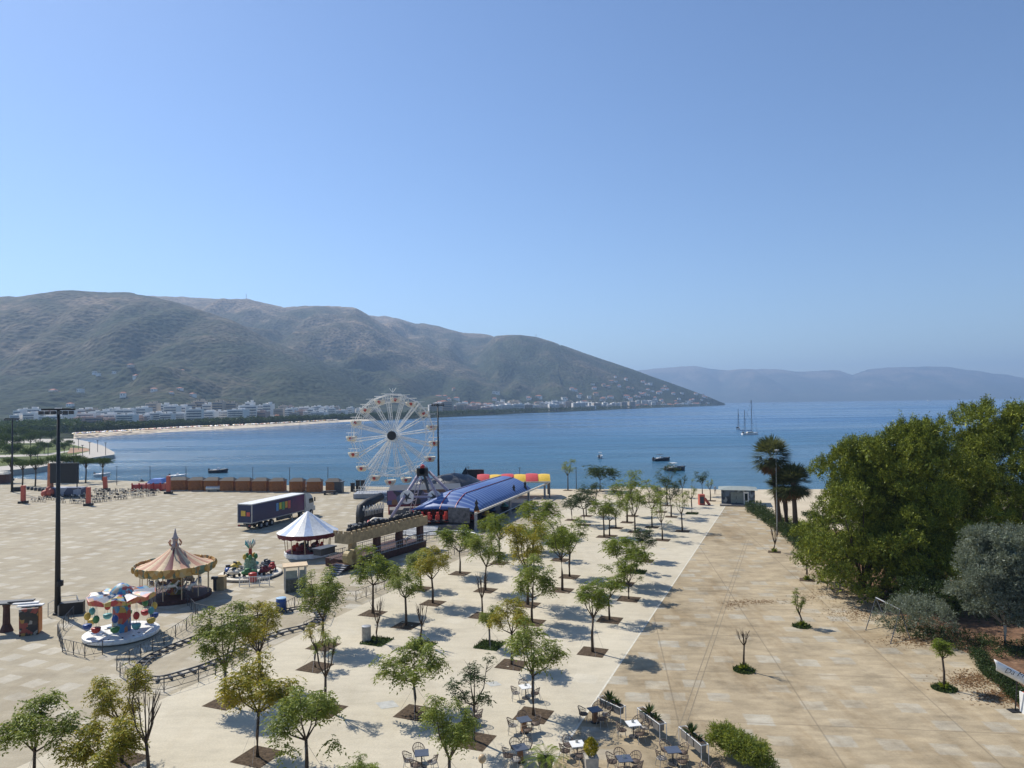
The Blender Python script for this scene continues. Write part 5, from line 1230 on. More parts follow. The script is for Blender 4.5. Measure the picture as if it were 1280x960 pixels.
# ---- lorry
R0, R1 = G(306, 663.5), G(383, 643.5); hd = heading(R0, R1); tk = thing('lorry', 'articulated lorry with a dark blue and purple trailer parked on the plaza', 'lorry', tuple(R0), hd)
m, b, p = newmat('trailer_wrap'); tc = b.node('ShaderNodeTexCoord'); sx_ = b.node('ShaderNodeSeparateXYZ'); b.link(tc.outputs['Object'], sx_.inputs[0])
f = b.math('ADD', b.math('DIVIDE', sx_.outputs[0], 13.6), b.math('MULTIPLY', b.math('SUBTRACT', b.noise(tc.outputs['Object'], .8, 4), .5), .5))
b.link(b.ramp(f, [(0.0, (.010, .025, .085)), (0.35, (.012, .018, .08)), (0.68, (.025, .014, .075)), (0.92, (.10, .012, .08)), (1.0, (.08, .02, .10))]), p.inputs['Base Color']); p.inputs['Roughness'].default_value = .35
WRAP = m
g = MB(); g.box((6.8, 0, 2.55), (13.5, 2.46, 2.7)); g.build('trailer_box', WRAP, tk)
g = MB()
for x in (.04, 13.56):
    for y in (-1.25, 1.25): g.box((x, y, 2.55), (.16, .12, 2.85))
for y in (-1.25, 1.25): g.box((6.8, y, 1.18), (13.6, .1, .14)); g.box((6.8, y, 3.93), (13.6, .1, .12))
g.box((-.02, 0, 1.18), (.1, 2.5, .14)); g.box((-.02, 0, 3.93), (.1, 2.5, .12)); g.build('trailer_frame', M['galv'], tk)
g = MB(); g.box((6.8, 0, 4.0), (13.64, 2.56, .06)); g.build('trailer_roof', M['white'], tk)
lg = [(.55, .1, .08), (.6, .3, .05), (.1, .3, .12), (.5, .45, .05), (.1, .25, .45)]
for k in range(5):
    for sy in (-1,):
        g = MB(); x = 6.2+k*.78; g.box((x, -1.262, 2.75+.08*(k % 2)), (.6, .05, 1.25-.2*(k % 2))); g.build('side_letter', mat('logo_%s' % 'abcde'[k], lg[(4-k)], .4), tk)
g = MB(); g.box((-.03, .25, 2.6), (.05, .8, .8)); g.build('rear_emblem', M['yellow'], tk)
g = MB(); g.box((-.03, -.65, 2.5), (.05, .6, .6)); g.build('rear_badge', mat('logo_e', (.1, .25, .45), .4), tk)
g = MB(); g.box((-.05, 0, .75), (.12, 2.4, .3)); g.build('rear_bumper', M['dark'], tk)
for y in (-.95, .95): g = MB(); g.box((-.12, y, .8), (.05, .35, .15)); g.build('tail_light', M['red'], tk)
g = MB(); g.box((6.5, 0, 1.0), (12.5, .9, .25)); g.box((8, -1.0, .85), (3.2, .3, .6)); g.box((8, 1.0, .85), (3.2, .3, .6)); g.build('chassis', M['dark'], tk)
g = MB(); g.tube([(10.3, -1.1, .1), (10.3, -1.1, 1.1)], .08, 5); g.tube([(10.3, 1.1, .1), (10.3, 1.1, 1.1)], .08, 5); g.build('landing_leg', M['galv'], tk)
g = MB(); g.box((15.3, 0, 1.15), (3.2, 2.3, .8)); g.add([(14.0, -1.22, 1.5), (16.35, -1.22, 1.5), (16.45, -1.15, 2.3), (16.0, -1.1, 3.3), (15.5, -1.05, 3.75), (14.0, -1.15, 3.95), (14.0, 1.22, 1.5), (16.35, 1.22, 1.5), (16.45, 1.15, 2.3), (16.0, 1.1, 3.3), (15.5, 1.05, 3.75), (14.0, 1.15, 3.95)], [(0, 1, 2, 3, 4, 5), (11, 10, 9, 8, 7, 6), (1, 7, 8, 2), (2, 8, 9, 3), (3, 9, 10, 4), (4, 10, 11, 5), (5, 11, 6, 0), (0, 6, 7, 1)]); g.build('cab', mat('cab_paint', (.52, .53, .50), .35), tk)
g = MB(); g.add([(16.47, -1.05, 2.25), (16.47, 1.05, 2.25), (16.04, 1.0, 3.25), (16.04, -1.0, 3.25)], [(0, 1, 2, 3)]); g.build('windscreen', M['glass'], tk)
for y in (-1.24, 1.24): g = MB(); g.box((15.55, y*.99, 2.55), (1.15, .05, .75)); g.build('side_window', M['glass'], tk)
for y in (-1.45, 1.45): g = MB(); g.box((16.3, y, 2.7), (.12, .2, .7)); g.build('mirror', M['dark'], tk)
w0 = None
for x in (2.3, 3.6, 4.9, 12.6, 15.6):
    for y in (-1.08, 1.08):
        wh = thing('wheel', None, None); wh.parent = tk; wh.location = (x, y, .52); g = MB(); g.tube([(0, -.16, 0), (0, .16, 0)], .52, 16); g.build('tyre', M['tyre'], wh); g = MB(); g.tube([(0, -.175, 0), (0, .175, 0)], .26, 10); g.build('rim', M['galv'], wh)

# ================================================================== BOATS
def hull(L, Wd_, h, mh, stern=.8):
    g = MB(); vs = []; n = 9
    for i in range(n):
        s = i/(n-1); ww = Wd_/2*(stern+(1-stern)*min(1, s*2.5)) if s < .5 else Wd_/2*max(.02, (1-((s-.5)*2)**2.2)); sh = h*(1+.35*s*s)
        for (yy, zz) in ((-1, sh), (-.8, .0), (0, -.25), (.8, .0), (1, sh)): vs.append((L*(s-.5), ww*yy*(1 if zz > .01 else .85), zz))
    fs = [(i*5+j, (i+1)*5+j, (i+1)*5+j+1, i*5+j+1) for i in range(n-1) for j in range(4)]+[(i*5+4, (i+1)*5+4, (i+1)*5, i*5) for i in range(n-1)]+[(0, 1, 2, 3, 4)]
    g.add(vs, fs); return g
def sailboat(label, bp, ty, L, hd, masts=((.1, 1.0),)):
    B = G(bp[0], bp[1], SEA); H = AT(bp[0], ty, B.y).z-SEA; t = thing('sailboat', label, 'sailboat', tuple(B), hd, 'sailing yachts anchored in the bay')
    hull(L, L*.28, 1.1, 0).build('hull', M['fibre'], t, False); g = MB(); g.box((0, 0, 1.5), (L*.4, L*.15, .7), 0, 0, None, .8); g.build('cabin', M['offw'], t)
    g = MB(); g.box((0, 0, 1.55), (L*.3, L*.155, .22)); g.build('cabin_window', M['glass'], t)
    for (mx, mhh) in masts:
        g = MB(); g.tube([(L*mx, 0, 1), (L*mx, 0, H*mhh)], .14, 6); g.build('mast', M['dark'], t)
        g = MB(); g.tube([(L*mx, 0, 2.6), (L*mx-L*.33, 0, 2.7)], .2, 6); g.build('boom', M['blue'], t)
        g = MB(); g.tube([(L*.48, 0, 1.4), (L*mx, 0, H*mhh)], .05, 3); g.tube([(-L*.47, 0, 1.2), (L*mx, 0, H*mhh)], .05, 3)
        for s in (-1, 1): g.tube([(L*mx, s*L*.13, 1.2), (L*mx, 0, H*mhh*.9)], .04, 3)
        g.build('rigging', M['dark'], t)
    g = MB(); g.box((-L*.42, 0, 1.9), (.8, L*.2, .1)); g.box((-L*.42, 0, 1.4), (.1, L*.2, .9)); g.build('stern_rail', M['dark'], t)
sailboat('larger white yacht with two masts in front', (937.5, 543.5), 500, 10.5, .2, ((.12, 1.0), (-.3, .72)))
sailboat('smaller yacht with one mast anchored behind the larger one', (923, 537), 511, 8.5, 1.1, ((.1, 1.0),))
def motorboat(label, bp, L, hd, dark=True, canopy=True, name='motorboat'):
    B = G(bp[0], bp[1], SEA); t = thing(name, label, 'boat', tuple(B), hd, 'small boats moored off the beach')
    hull(L, L*.36, .7, 0, .9).build('hull', M['rubber'] if dark else M['fibre'], t)
    g = MB(); g.tube([(-L*.48, -L*.17, .75), (0, -L*.19, .8), (L*.3, -L*.12, .95), (L*.5, 0, 1.05), (L*.3, L*.12, .95), (0, L*.19, .8), (-L*.48, L*.17, .75)], .22, 8); g.build('gunwale', M['dark'] if dark else M['fibre'], t, True)
    g = MB(); g.box((0, 0, 1.1), (L*.14, L*.16, .9), 0, 0, None, .8); g.box((-L*.2, 0, .9), (L*.16, L*.2, .4)); g.build('console', M['fibre'], t)
    g = MB(); g.box((-L*.5, 0, .8), (.4, .45, 1.2)); g.build('outboard_motor', M['black'], t)
    if canopy:
        g = MB(); g.box((-.1*L, 0, 2.2), (L*.32, L*.3, .08)); g.build('canopy', M['white'] if not dark else M['dark'], t)
        g = MB()
        for x in (-.2, .04):
            for y in (-.12, .12): g.tube([(x*L, y*L, .9), (x*L, y*L, 2.2)], .03, 4)
        g.build('canopy_pole', M['galv'], t)
motorboat('small white boat alone in the bay, stern towards the beach', (750.5, 573), 3.6, 1.2, False, True)
motorboat('dark inflatable boat, the further of the two large ones', (827, 576), 6.4, .35, True, True)
motorboat('dark and white motorboat with a sun roof nearest the beach', (844, 588), 6.4, .3, True, True)
bpk = [o for o in col.objects if o.name.startswith('canopy') and o.parent and o.parent.name == 'motorboat.002']
for o in bpk:
    if o.type == 'MESH' and len(o.data.vertices) == 8: o.data.materials[0] = M['white']
motorboat('narrow dark rowing boat afloat behind the wooden huts', (273, 591), 5.6, .15, True, False, 'rowing_boat')
motorboat('white dinghy drawn up behind the red and blue stall', (222, 598), 4.5, .1, False, False, 'rowing_boat')
motorboat('pair-hulled boat moored by the small tree on the left', (128, 596), 4.5, .1, False, False, 'rowing_boat')
motorboat('white cabin boat whose roof shows above the pines', (1082, 567), 6.0, .9, False, True)
B = G(1162, 501.3, SEA); t = thing('ship', 'tiny white ship far out in front of the distant mountains', 'ship', tuple(B), .1); hull(44, 9, 4, 0).build('hull', M['fibre'], t); g = MB(); g.box((-6, 0, 7), (24, 7, 6), 0, 0, None, .8); g.build('superstructure', M['white'], t)
B = G(967, 505.5, SEA); t = thing('buoy', 'tiny dark marker far out in the bay right of the headland', 'buoy', tuple(B)); g = MB(); g.lathe([(3, 0), (3, 1.5), (1, 3), (.3, 6)], 8); g.build('float', M['dark'], t)

# ================================================================== KIOSK, LAMP, FRAME, SIGN
B0, B1 = G(902, 631), G(944, 632); t = thing('kiosk', 'beach kiosk with blue-white painted walls and a pale hipped roof', 'kiosk', tuple(B0), heading(B0, B1)); Lk = (B1-B0).length
g = MB(); g.box((Lk/2, 2.2, 1.35), (Lk, 4.4, 2.7)); g.build('wall', cellmat('kiosk_art', [(.06, .09, .12), (.10, .14, .2), (.22, .27, .3), (.03, .04, .05), (.08, .10, .12), (.26, .28, .27), (.02, .03, .05)], 2.6), t)
g = MB(); g.add([(-.5, -.6, 2.72), (Lk+.5, -.6, 2.72), (Lk+.5, 5, 2.72), (-.5, 5, 2.72), (1.6, 2.2, 3.15), (Lk-1.6, 2.2, 3.15)], [(0, 1, 5, 4), (1, 2, 5), (2, 3, 4, 5), (3, 0, 4), (3, 2, 1, 0)]); g.build('roof', mat('roof_pale', (.26, .29, .27), .7), t)
for (x, w_) in ((Lk*.36, .9), (Lk*.55, 1.1)): g = MB(); g.box((x, -.03, 1.35), (w_, .08, 1.9)); g.build('shutter', mat('kiosk_shutter', (.2, .23, .21), .6), t)
g = MB(); g.box((Lk*.74, -.03, 1.3), (.9, .08, 2.2)); f_ = g.build('door', M['white'], t); g = MB(); g.box((Lk*.74, -.09, 1.5), (.5, .04, 1.2)); g.build('door_pane', M['glass'], f_)
g = MB(); g.box((Lk/2, -.9, .12), (Lk+.6, 1.8, .24)); g.build('step', M['darkconc'], t)
B = G(877, 631); t = thing('red_cabinet', 'red vending cabinet with a sloping board left of the kiosk', 'vending machine', tuple(B), .05)
g = MB(); g.box((0, 0, .95), (1.0, .9, 1.9)); g.build('cabinet', M['faded'], t); g = MB(); g.box((-.05, -.47, .9), (.7, .04, 1.2)); g.build('front_panel', M['dark'], t); g = MB(); g.tube([(.5, -.3, 1.2), (1.3, -.6, 0)], .25, 5); g.build('sloping_board', M['faded'], t)
B = G(971.5, 668); H = AT(973.5, 563, B.y).z; t = thing('lamp_post', 'white lamp post standing in the hedge in front of the palms', 'lamp post', tuple(B))
g = MB(); g.tube([(0, 0, 0), (.1, 0, H)], [.09, .05], 8); g.build('pole', M['galv'], t); g = MB(); g.ell((.2, -.1, H+.05), (.35, .18, .12), 8, 6); g.build('lamp_head', M['white'], t, True)
P0, P1, P2, P3 = G(1082, 788), G(1113, 805), AT(1095, 747, G(1090, 775).y), AT(1125.5, 762, G(1122, 790).y)
t = thing('goal_frame', 'grey metal tube frame like a goal standing on the leaf-strewn paving', 'metal frame', tuple(P0)); D_ = lambda v: v-P0
for a, b_ in ((P0, P2), (P1, P3), (G(1112, 787), P2), (G(1138, 800), P3)): g = MB(); g.tube([D_(a), D_(b_)], .035, 6); g.build('leg', M['dark'], t)
g = MB(); g.tube([D_(P2), D_(P3)], .05, 6); g.build('crossbar', M['galv'], t)
# hanging white sign with black script
Bs = G(1269, 889); t = thing('hanging_sign', 'white drooping sign panel lettered Da Mu on a black post', 'sign', tuple(Bs), 0)
S0, S1 = AT(1243, 824, Bs.y-.3)-Bs, AT(1303, 855, Bs.y-.8)-Bs; dn = AT(1245, 838, Bs.y-.3)-Bs-S0
g = MB(); vs = []; n = 16
for i in range(n+1):
    s = i/n; q = S0.lerp(S1, s); bul = math.sin(PI*min(1, s*1.2))*.05
    for j in range(5): r0 = j/4; vs.append(tuple(q+dn*r0*(1-.0*s)+Vector((0, -.10*math.sin(PI*r0)-bul, .0))))
g.add(vs, [(i*5+j, i*5+j+1, (i+1)*5+j+1, (i+1)*5+j) for i in range(n) for j in range(4)]); o = g.build('panel', M['white'], t, True); o.modifiers.new('thickness', 'SOLIDIFY').thickness = .05
g = MB(); pt = S0.lerp(S1, .48)+dn; g.tube([(0, 0, 0), (pt.x*.6, pt.y*.5, pt.z*.7), (pt.x, pt.y+.15, pt.z+.2)], .04, 6); g.build('post', M['black'], t); g = MB(); g.box((0, 0, .03), (.7, .5, .05)); g.build('foot', M['black'], t)
def script_text(txt, size, Tm, mm, parent, name='lettering', shear=.35):
    cv = bpy.data.curves.new(name, 'FONT'); cv.body = txt; cv.size = size; cv.shear = shear; cv.extrude = .006; cv.offset = -.004
    o = bpy.data.objects.new(name, cv); col.objects.link(o); dg = bpy.context.evaluated_depsgraph_get(); me = bpy.data.meshes.new_from_object(o.evaluated_get(dg))
    bpy.data.objects.remove(o); o = bpy.data.objects.new(name, me); col.objects.link(o); me.materials.clear(); me.materials.append(mm); o.matrix_world = Tm; o.parent = parent; return o
ex = (S1-S0).normalized(); ez = -dn.normalized(); ey = ez.cross(ex).normalized(); ez = ex.cross(ey)
org = S0+dn*.78+ex*.28+Vector((0, -.28, 0))
script_text('Da Mu', .42, Matrix(((ex.x, -dn.normalized().x, -ey.x, org.x), (ex.y, -dn.normalized().y, -ey.y, org.y), (ex.z, -dn.normalized().z, -ey.z, org.z), (0, 0, 0, 1))), M['black'], t)
Bc = G(1291, 893); g = MB(); g.box((0, 0, .6), (.9, .6, 1.2)); o = thing('menu_board', 'small reddish framed board at the right edge below the sign', 'board', tuple(Bc)); g.build('board', M['faded'], o); g = MB(); g.box((-.48, 0, .6), (.07, .66, 1.25)); g.build('frame', M['white'], o)

# ================================================================== CAFE FURNITURE
def armchair(label, loc, rz, light=False):
    t = thing('armchair', label, 'chair', loc, rz, 'woven cafe armchairs')
    g = MB(); g.lathe([(.24, .40), (.27, .43), (.25, .46)], 12); g.build('seat', M['cushion'] if light else M['wicker'], t, True)
    g = MB(); n = 13
    for i in range(n):
        a = -.35+(PI+.7)*i/(n-1); hb = .62+.22*max(0, math.sin(a)); g.tube([(.25*math.cos(a), .23*math.sin(a), .44), (.32*math.cos(a), .30*math.sin(a)+.02, hb)], .011, 4)
    for k in (0, .5, 1): g.tube([((.25+.07*k)*math.cos(a), (.23+.07*k)*math.sin(a)+.02*k, .44+(.18+.22*max(0, math.sin(a)))*k) for a in np.linspace(-.35, PI+.35, 16)], .022 if k == 1 else .013, 5)
    g.build('backrest', M['wicker'], t, True)
    for (x, y) in ((-.2, -.18), (.2, -.18), (-.2, .2), (.2, .2)): g = MB(); g.tube([(x*.9, y*.9, .42), (x*1.25, y*1.25, 0)], .016, 5); g.build('leg', M['galv'], t)
    return t
ac0 = armchair('x', (0, 0, 0), 0); ac1 = armchair('x', (0, 0, 0), 0, True); used = [False, False]
def cafe_table(label, px, top, woodleg=False, rz=.2):
    B = G(px[0], px[1], .74); B.z = ZL; t = thing('cafe_table', label, 'table', tuple(B), rz, 'square cafe tables')
    g = MB(); g.box((0, 0, .725), (.72, .72, .035)); g.build('table_top', M[top], t)
    if woodleg: g = MB(); g.box((0, 0, .37), (.28, .28, .68), 0, 0, None, .8); g.build('leg', mat('teak', (.28, .14, .07), .6), t)
    else: g = MB(); g.tube([(0, 0, .03), (0, 0, .7)], .035, 8); g.build('leg', M['dark'], t)
    g = MB(); g.lathe([(.26, 0), (.26, .03), (.05, .05)], 16); g.build('foot', M['black'], t); return B
TB = [((657, 858), 'white', 0, 'upper white table near the tall tree trunk', 'the white table beside the tall tree', (200, 330, 100)),
      ((655, 899), 'slate', 1, 'dark table beside the large tree pit', 'the dark table beside the large tree pit', (185, 95, 10, 285)),
      ((650, 934), 'slate', 1, 'dark table below the tree pit near the potted palm', 'the dark table left of the potted palm', (110, 250, 60, 200)),
      ((743.5, 886.5), 'slate', 1, 'dark table left of the first raised planter', 'the dark table by the first raised planter', (170, 70, 300, 0)),
      ((791.5, 904), 'white', 0, 'white table between the first two raised planters', 'the white table by the planters', (190, 60, 290, 10)),
      ((721.5, 929.5), 'white', 0, 'white table beside the conifer pot', 'the white table beside the conifer pot', (130, 190, 280)),
      ((780.5, 948), 'slate', 0, 'dark table right of the conifer pot', 'the dark table right of the conifer pot', (150, 100, 30, 260, 330)),
      ((841, 937), 'slate', 0, 'dark table in front of the third raised planter', 'the dark table by the third planter', (110, 200, 30, 300)),
      ((527, 941), 'slate', 0, 'dark table alone in the lower left behind a small tree', 'the dark table in the lower left', (110, 190, 330, 250)),
      ((583, 888), 'slate', 0, 'dark table half hidden behind the ragged dark tree', 'the dark table behind the ragged tree', (60, 350, 290)),
      ((893, 966), 'slate', 0, 'dark table at the bottom edge beside the oleanders', 'the dark table beside the oleanders', (110, 60))]
def side(a):
    return {0: 'right', 1: 'far right', 2: 'far', 3: 'far left', 4: 'left', 5: 'near left', 6: 'near', 7: 'near right'}[int(((a+22.5) % 360)//45)]
for (px, top, wl, lab, short, angs) in TB:
    B = cafe_table(lab, px, top, wl, .25+random.uniform(-.15, .15)); seen = {}
    for a in angs:
        ar = R(a); d = .66; q = (B.x+d*math.cos(ar), B.y+d*math.sin(ar), ZL); k = 1 if random.random() < .25 else 0
        src = (ac0, ac1)[k]; o = src if not used[k] else copy_tree(src); used[k] = True
        o.location = q; o.rotation_euler.z = ar-PI/2+random.uniform(-.3, .3); s_ = side(a)
        if s_ in seen: s_ += ' rear'
        seen[s_] = 1; o['label'] = 'woven armchair at the %s side of %s' % (s_, short)
# raised planters: rail frame, three concrete pots, agaves
def planter(label, a, b_, seed):
    A0, B0_ = G(*a), G(*b_); t = thing('raised_planter', label, 'planter', tuple(A0), heading(A0, B0_), 'raised planters edging the cafe'); L = (B0_-A0).length
    for x in (0, L):
        for y in (0, .42): g = MB(); g.tube([(x, y, 0), (x, y, 1.0)], .022, 5); g.build('leg', M['white'], t)
    g = MB()
    for y in (0, .42): g.tube([(0, y, 1.0), (L, y, 1.0)], .022, 5)
    g.tube([(0, 0, 1.0), (0, .42, 1.0)], .022, 5); g.tube([(L, 0, 1.0), (L, .42, 1.0)], .022, 5); g.build('top_rail', M['white'], t)
    for k in range(3):
        x = L*(.2+.3*k); g = MB(); g.box((x, .21, .78), (L*.25, .36, .48), 0, 0, None, 1.05); g.build('pot', mat('pot_grey', (.20, .185, .165), .85), t); g = MB(); g.box((x, .21, 1.03), (L*.24, .3, .02)); g.build('pot_soil', M['soil'], t)
    r_ = np.random.default_rng(seed)
    for (x, n, ll) in ((L*.42, 34, .62), (L*.72, 22, .4)):
        az = r_.uniform(0, 2*PI, n); el = r_.uniform(.1, 1.4, n); d = np.stack([np.cos(az)*np.cos(el), np.sin(az)*np.cos(el), np.sin(el)], 1)
        quads('agave', leafq(np.tile([[x, .21, 1.02]], (n, 1)), d, ll, .11, np.tile([[0, 0, 1.0]], (n, 1))), LEAF['dark'], t)
planter('raised planter with a large agave, upper left of the three', (747.5, 893), (776, 907), 1)
planter('raised planter with a spiky agave, middle of the three', (797, 907), (825, 929), 2)
planter('raised planter with agaves, lower right beside the oleanders', (849, 932), (877, 957), 3)
B = G(739, 962); t = thing('conifer_pot', 'square concrete pot with a small golden conifer', 'potted plant', tuple(B), .1)
g = MB(); g.box((0, 0, .35), (.6, .6, .7), 0, 0, None, 1.12); g.build('pot', M['conc'], t)
r_ = np.random.default_rng(3); n = 900; zz = r_.uniform(0, 1, n); a = r_.uniform(0, 2*PI, n); rr = .36*np.sin(PI*np.clip(zz*.85+.12, 0, 1))*r_.uniform(.5, 1, n)
quads('foliage', leafq(np.stack([rr*np.cos(a), rr*np.sin(a), .68+zz*.85], 1), unit(np.stack([np.cos(a)*.5, np.sin(a)*.5, np.full(n, 1.0)], 1)+r_.normal(size=(n, 3))*.2), .14, .05), LEAF['yellow'], t)
B = G(682, 962); t = thing('potted_palm', 'low palm with arching fronds in a dark pot at the bottom edge', 'potted plant', tuple(B))
g = MB(); g.lathe([(.3, 0), (.42, .5), (.44, .55)], 14); g.build('pot', M['dark'], t); A = []
for k in range(16):
    a = 2*PI*k/16; e = random.uniform(.3, 1.2); ds = np.linspace(.1, 1, 12)
    for s_ in ds:
        c = np.array([math.cos(a)*math.cos(e)*s_*1.3, math.sin(a)*math.cos(e)*s_*1.3, .55+math.sin(e)*s_*1.3-.7*s_*s_])
        for sg in (-1, 1): d = np.array([math.cos(a)*.6-sg*math.sin(a), math.sin(a)*.6+sg*math.cos(a), -.25]); A.append(leafq(c[None], unit(d[None]), .32, .05, np.array([[0, 0, 1.0]])))
quads('fronds', np.concatenate(A), LEAF['green'], t)
B = G(603, 972); t = thing('globe_lamp', 'small round globe lamp on a short stem at the bottom edge', 'lamp', tuple(B)); g = MB(); g.tube([(0, 0, 0), (0, 0, .75)], .03, 6); g.build('stem', M['dark'], t); g = MB(); g.ell((0, 0, .92), (.2, .2, .22), 12, 8); g.build('globe', mat('globe_amber', (.45, .33, .2), .4), t, True)
for (px, lab, s_) in (((905, 945), 'bushy oleander next to the third raised planter', 9), ((925, 958), 'largest oleander bush at the bottom edge', 10), ((945, 968), 'rightmost oleander bush at the bottom edge', 12)):
    shrub('oleander_shrub', lab, px, 1.45, .75, 'olive', 420, 60+s_, 'oleander bushes by the cafe', tuft=.17, wd=.045)
# litter bin by a tree pit
B = G(458, 801); t = thing('litter_bin', 'round pale concrete litter bin beside a grassy tree pit', 'bin', tuple(B)); g = MB(); g.lathe([(.36, 0), (.36, 1.05), (.33, 1.1)], 20); g.build('body', M['conc'], t, False); g = MB(); g.lathe([(.37, 1.1), (.37, 1.17), (.2, 1.2)], 20); g.build('rim', M['galv'], t)
cov = mat('manhole_grey', (.42, .42, .39), .8)
for (x, y, wd) in ((484, 881, .85), (829, 686, .5), (617, 855, .6), (548, 700, .6)):
    q = G(x, y); sheet('manhole_cover', [(q.x-wd*cu, q.y+wd*sn), (q.x+wd*.8*sn, q.y+wd*.8*cu), (q.x+wd*cu, q.y-wd*sn), (q.x-wd*.8*sn, q.y-wd*.8*cu)], .013, cov)
# ---- people (tiny)
def person(label, px, hd, top, leg, H=1.72):
    B = G(*px); k = H/1.72; V = [(0, 0, .95), (0, 0, 1.2), (0, 0, 1.42), (0, 0, 1.52), (0, .02, 1.63), (.1, 0, .9), (.12, .03, .5), (.12, 0, .06), (.13, .12, .03), (-.1, 0, .9), (-.12, -.05, .5), (-.12, -.1, .06), (-.13, .02, .03), (.2, 0, 1.4), (.26, 0, 1.12), (.24, .1, .88), (-.2, 0, 1.4), (-.26, 0, 1.12), (-.24, .1, .88)]
    E_ = [(0, 1), (1, 2), (2, 3), (3, 4), (0, 5), (5, 6), (6, 7), (7, 8), (0, 9), (9, 10), (10, 11), (11, 12), (2, 13), (13, 14), (14, 15), (2, 16), (16, 17), (17, 18)]
    rad = [.14, .13, .15, .06, .10, .09, .065, .045, .04, .09, .065, .045, .04, .06, .045, .035, .06, .045, .035]
    me = bpy.data.meshes.new('person'); me.from_pydata([(x*k, y*k, z*k) for x, y, z in V], E_, []); o = bpy.data.objects.new('person', me); col.objects.link(o); o.modifiers.new('skin', 'SKIN')
    for i, r0 in enumerate(rad): me.skin_vertices[0].data[i].radius = (r0*k, r0*k*.8)
    me.skin_vertices[0].data[0].use_root = True; o.modifiers.new('sub', 'SUBSURF').render_levels = 1
    mm, b, p = newmat('clothes_'+label.split()[1]); tc = b.node('ShaderNodeTexCoord'); s = b.node('ShaderNodeSeparateXYZ'); b.link(tc.outputs['Object'], s.inputs[0])
    b.link(b.ramp(b.math('DIVIDE', s.outputs[2], 1.72), [(0, leg), (.53, top), (.86, (.4, .24, .17)), (.93, (.05, .03, .02))], 'CONSTANT'), p.inputs['Base Color']); me.materials.append(mm)
    o.location = B; o.rotation_euler.z = hd; tag(o, label, 'person'); return o
person('person white-topped standing in the gap between two wooden huts', (382, 614), .3, (.7, .7, .68), (.1, .15, .25))
person('person dark-clothed standing near the water behind the young trees', (740, 617), 1.0, (.03, .03, .04), (.04, .04, .05))
person('person grey-shirted walking on the sand left of the kiosk', (894, 618), -.5, (.25, .27, .3), (.06, .06, .08))

# ================================================================== PARK TREES, FAR TOWN
def simple_tree(label, B, H, Wc, leaf, seed, flat=False, name='park_tree', group='trees in the waterfront park'):
    rn = random.Random(seed); L = []
    for i in range(9):
        a = i*2.4; rr = Wc*.3*math.sqrt(i/9); L.append((rr*math.cos(a), rr*math.sin(a), H*(.78 if flat else rn.uniform(.5, .82)), Wc*.22, Wc*.22, H*(.10 if flat else .17)))
    return blob_tree(name, label, B, L, 240, LEAF[leaf], 9, Wc*.12, group, 'tree', .16, Wc*.055, Wc*.03, seed, .5)
PT = [((28, 607), 578, 22), ((44, 608), 577, 26), ((107, 604), 575, 22), ((128, 601), 576, 26), ((13, 603), 574, 20), ((72, 603), 573, 30), ((92, 602), 572, 26)]
pn = ['second', 'third', 'sixth', 'rightmost', 'leftmost', 'fourth', 'fifth']
for i, (bp, ty, wpx) in enumerate(PT):
    B = G(*bp); simple_tree('umbrella-shaped tree by the inlet behind the chair rows, %s of seven' % pn[i], B, AT(bp[0], ty, B.y).z+1, wpx*B.y/FPX, 'park', 300+i, True, 'umbrella_tree', 'umbrella trees by the inlet')
PK = [(5, 566, 543, 26), (22, 563, 545, 20), (38, 561, 540, 22), (55, 567, 552, 20), (70, 562, 548, 16), (80, 567, 553, 14), (15, 575, 556, 30), (38, 577, 560, 24), (-6, 572, 550, 26), (50, 556, 538, 18), (64, 555, 538, 18), (30, 555, 533, 24), (8, 557, 532, 26), (-10, 560, 530, 30), (86, 562, 550, 12), (44, 570, 558, 16)]
for i, (x, y, ty, wpx) in enumerate(PK):
    B = G(x, y, .3); simple_tree('dark round tree in the waterfront park, %s row' % ('back' if y < 560 else 'middle' if y < 568 else 'front'), B, AT(x, ty, B.y).z-.3, wpx*B.y/FPX, 'park', 330+i, False, group='waterfront park trees: %s row' % ('back' if y < 560 else 'middle' if y < 568 else 'front'))
for i, (x, y) in enumerate([(60, 568), (75, 571), (92, 573), (103, 571), (112, 566), (122, 563), (132, 567), (47, 574), (98, 560)]):
    B = G(x, y+2, .3); g = MB(); g.tube([(0, 0, 0), (0, 0, 5)], .12, 5); g.box((0, 0, 5), (.9, .4, .2)); o = g.build('park_lamp', M['dark']); o.location = B; tag(o, 'small dark lamp post along the curved park quay', 'lamp post', 'lamp posts on the park quay')
# tree belt between town and beach, and thicket behind the park: nobody could count these
def belt(name, x0, x1, dfun, hgt, dep, n, seed, leaf='dark'):
    r_ = np.random.default_rng(seed); x = r_.uniform(x0, x1, n); d = np.array([dfun(v) for v in x])+r_.uniform(0, dep, n)
    X = (x-640)/FPX*d; lump = np.array([.55+.6*abs(noise.noise(Vector((a/9, b_/9, 1)))) for a, b_ in zip(X, d)])
    c = np.stack([X, d, .5+hgt*lump*np.sqrt(r_.uniform(0, 1, n))], 1); cc_ = np.repeat(c, 5, 0)+r_.normal(size=(n*5, 3))*.6
    tag(quads(name, leafq(cc_, unit(r_.normal(size=(n*5, 3))+np.array([0, 0, .5])), 1.6*r_.uniform(.6, 1.3, n*5), 1.0), LEAF[leaf]), kind='stuff')
belt('far_tree_belt', 20, 470, lambda v: shoreD(v)+(34 if v > 90 else 120), 9, 35, 15000, 1)
belt('park_thicket', -60, 100, lambda v: 560, 12, 120, 7000, 2, 'park')
belt('far_tree_belt', 450, 900, lambda v: shoreD(v)+22, 11, 40, 9000, 4)
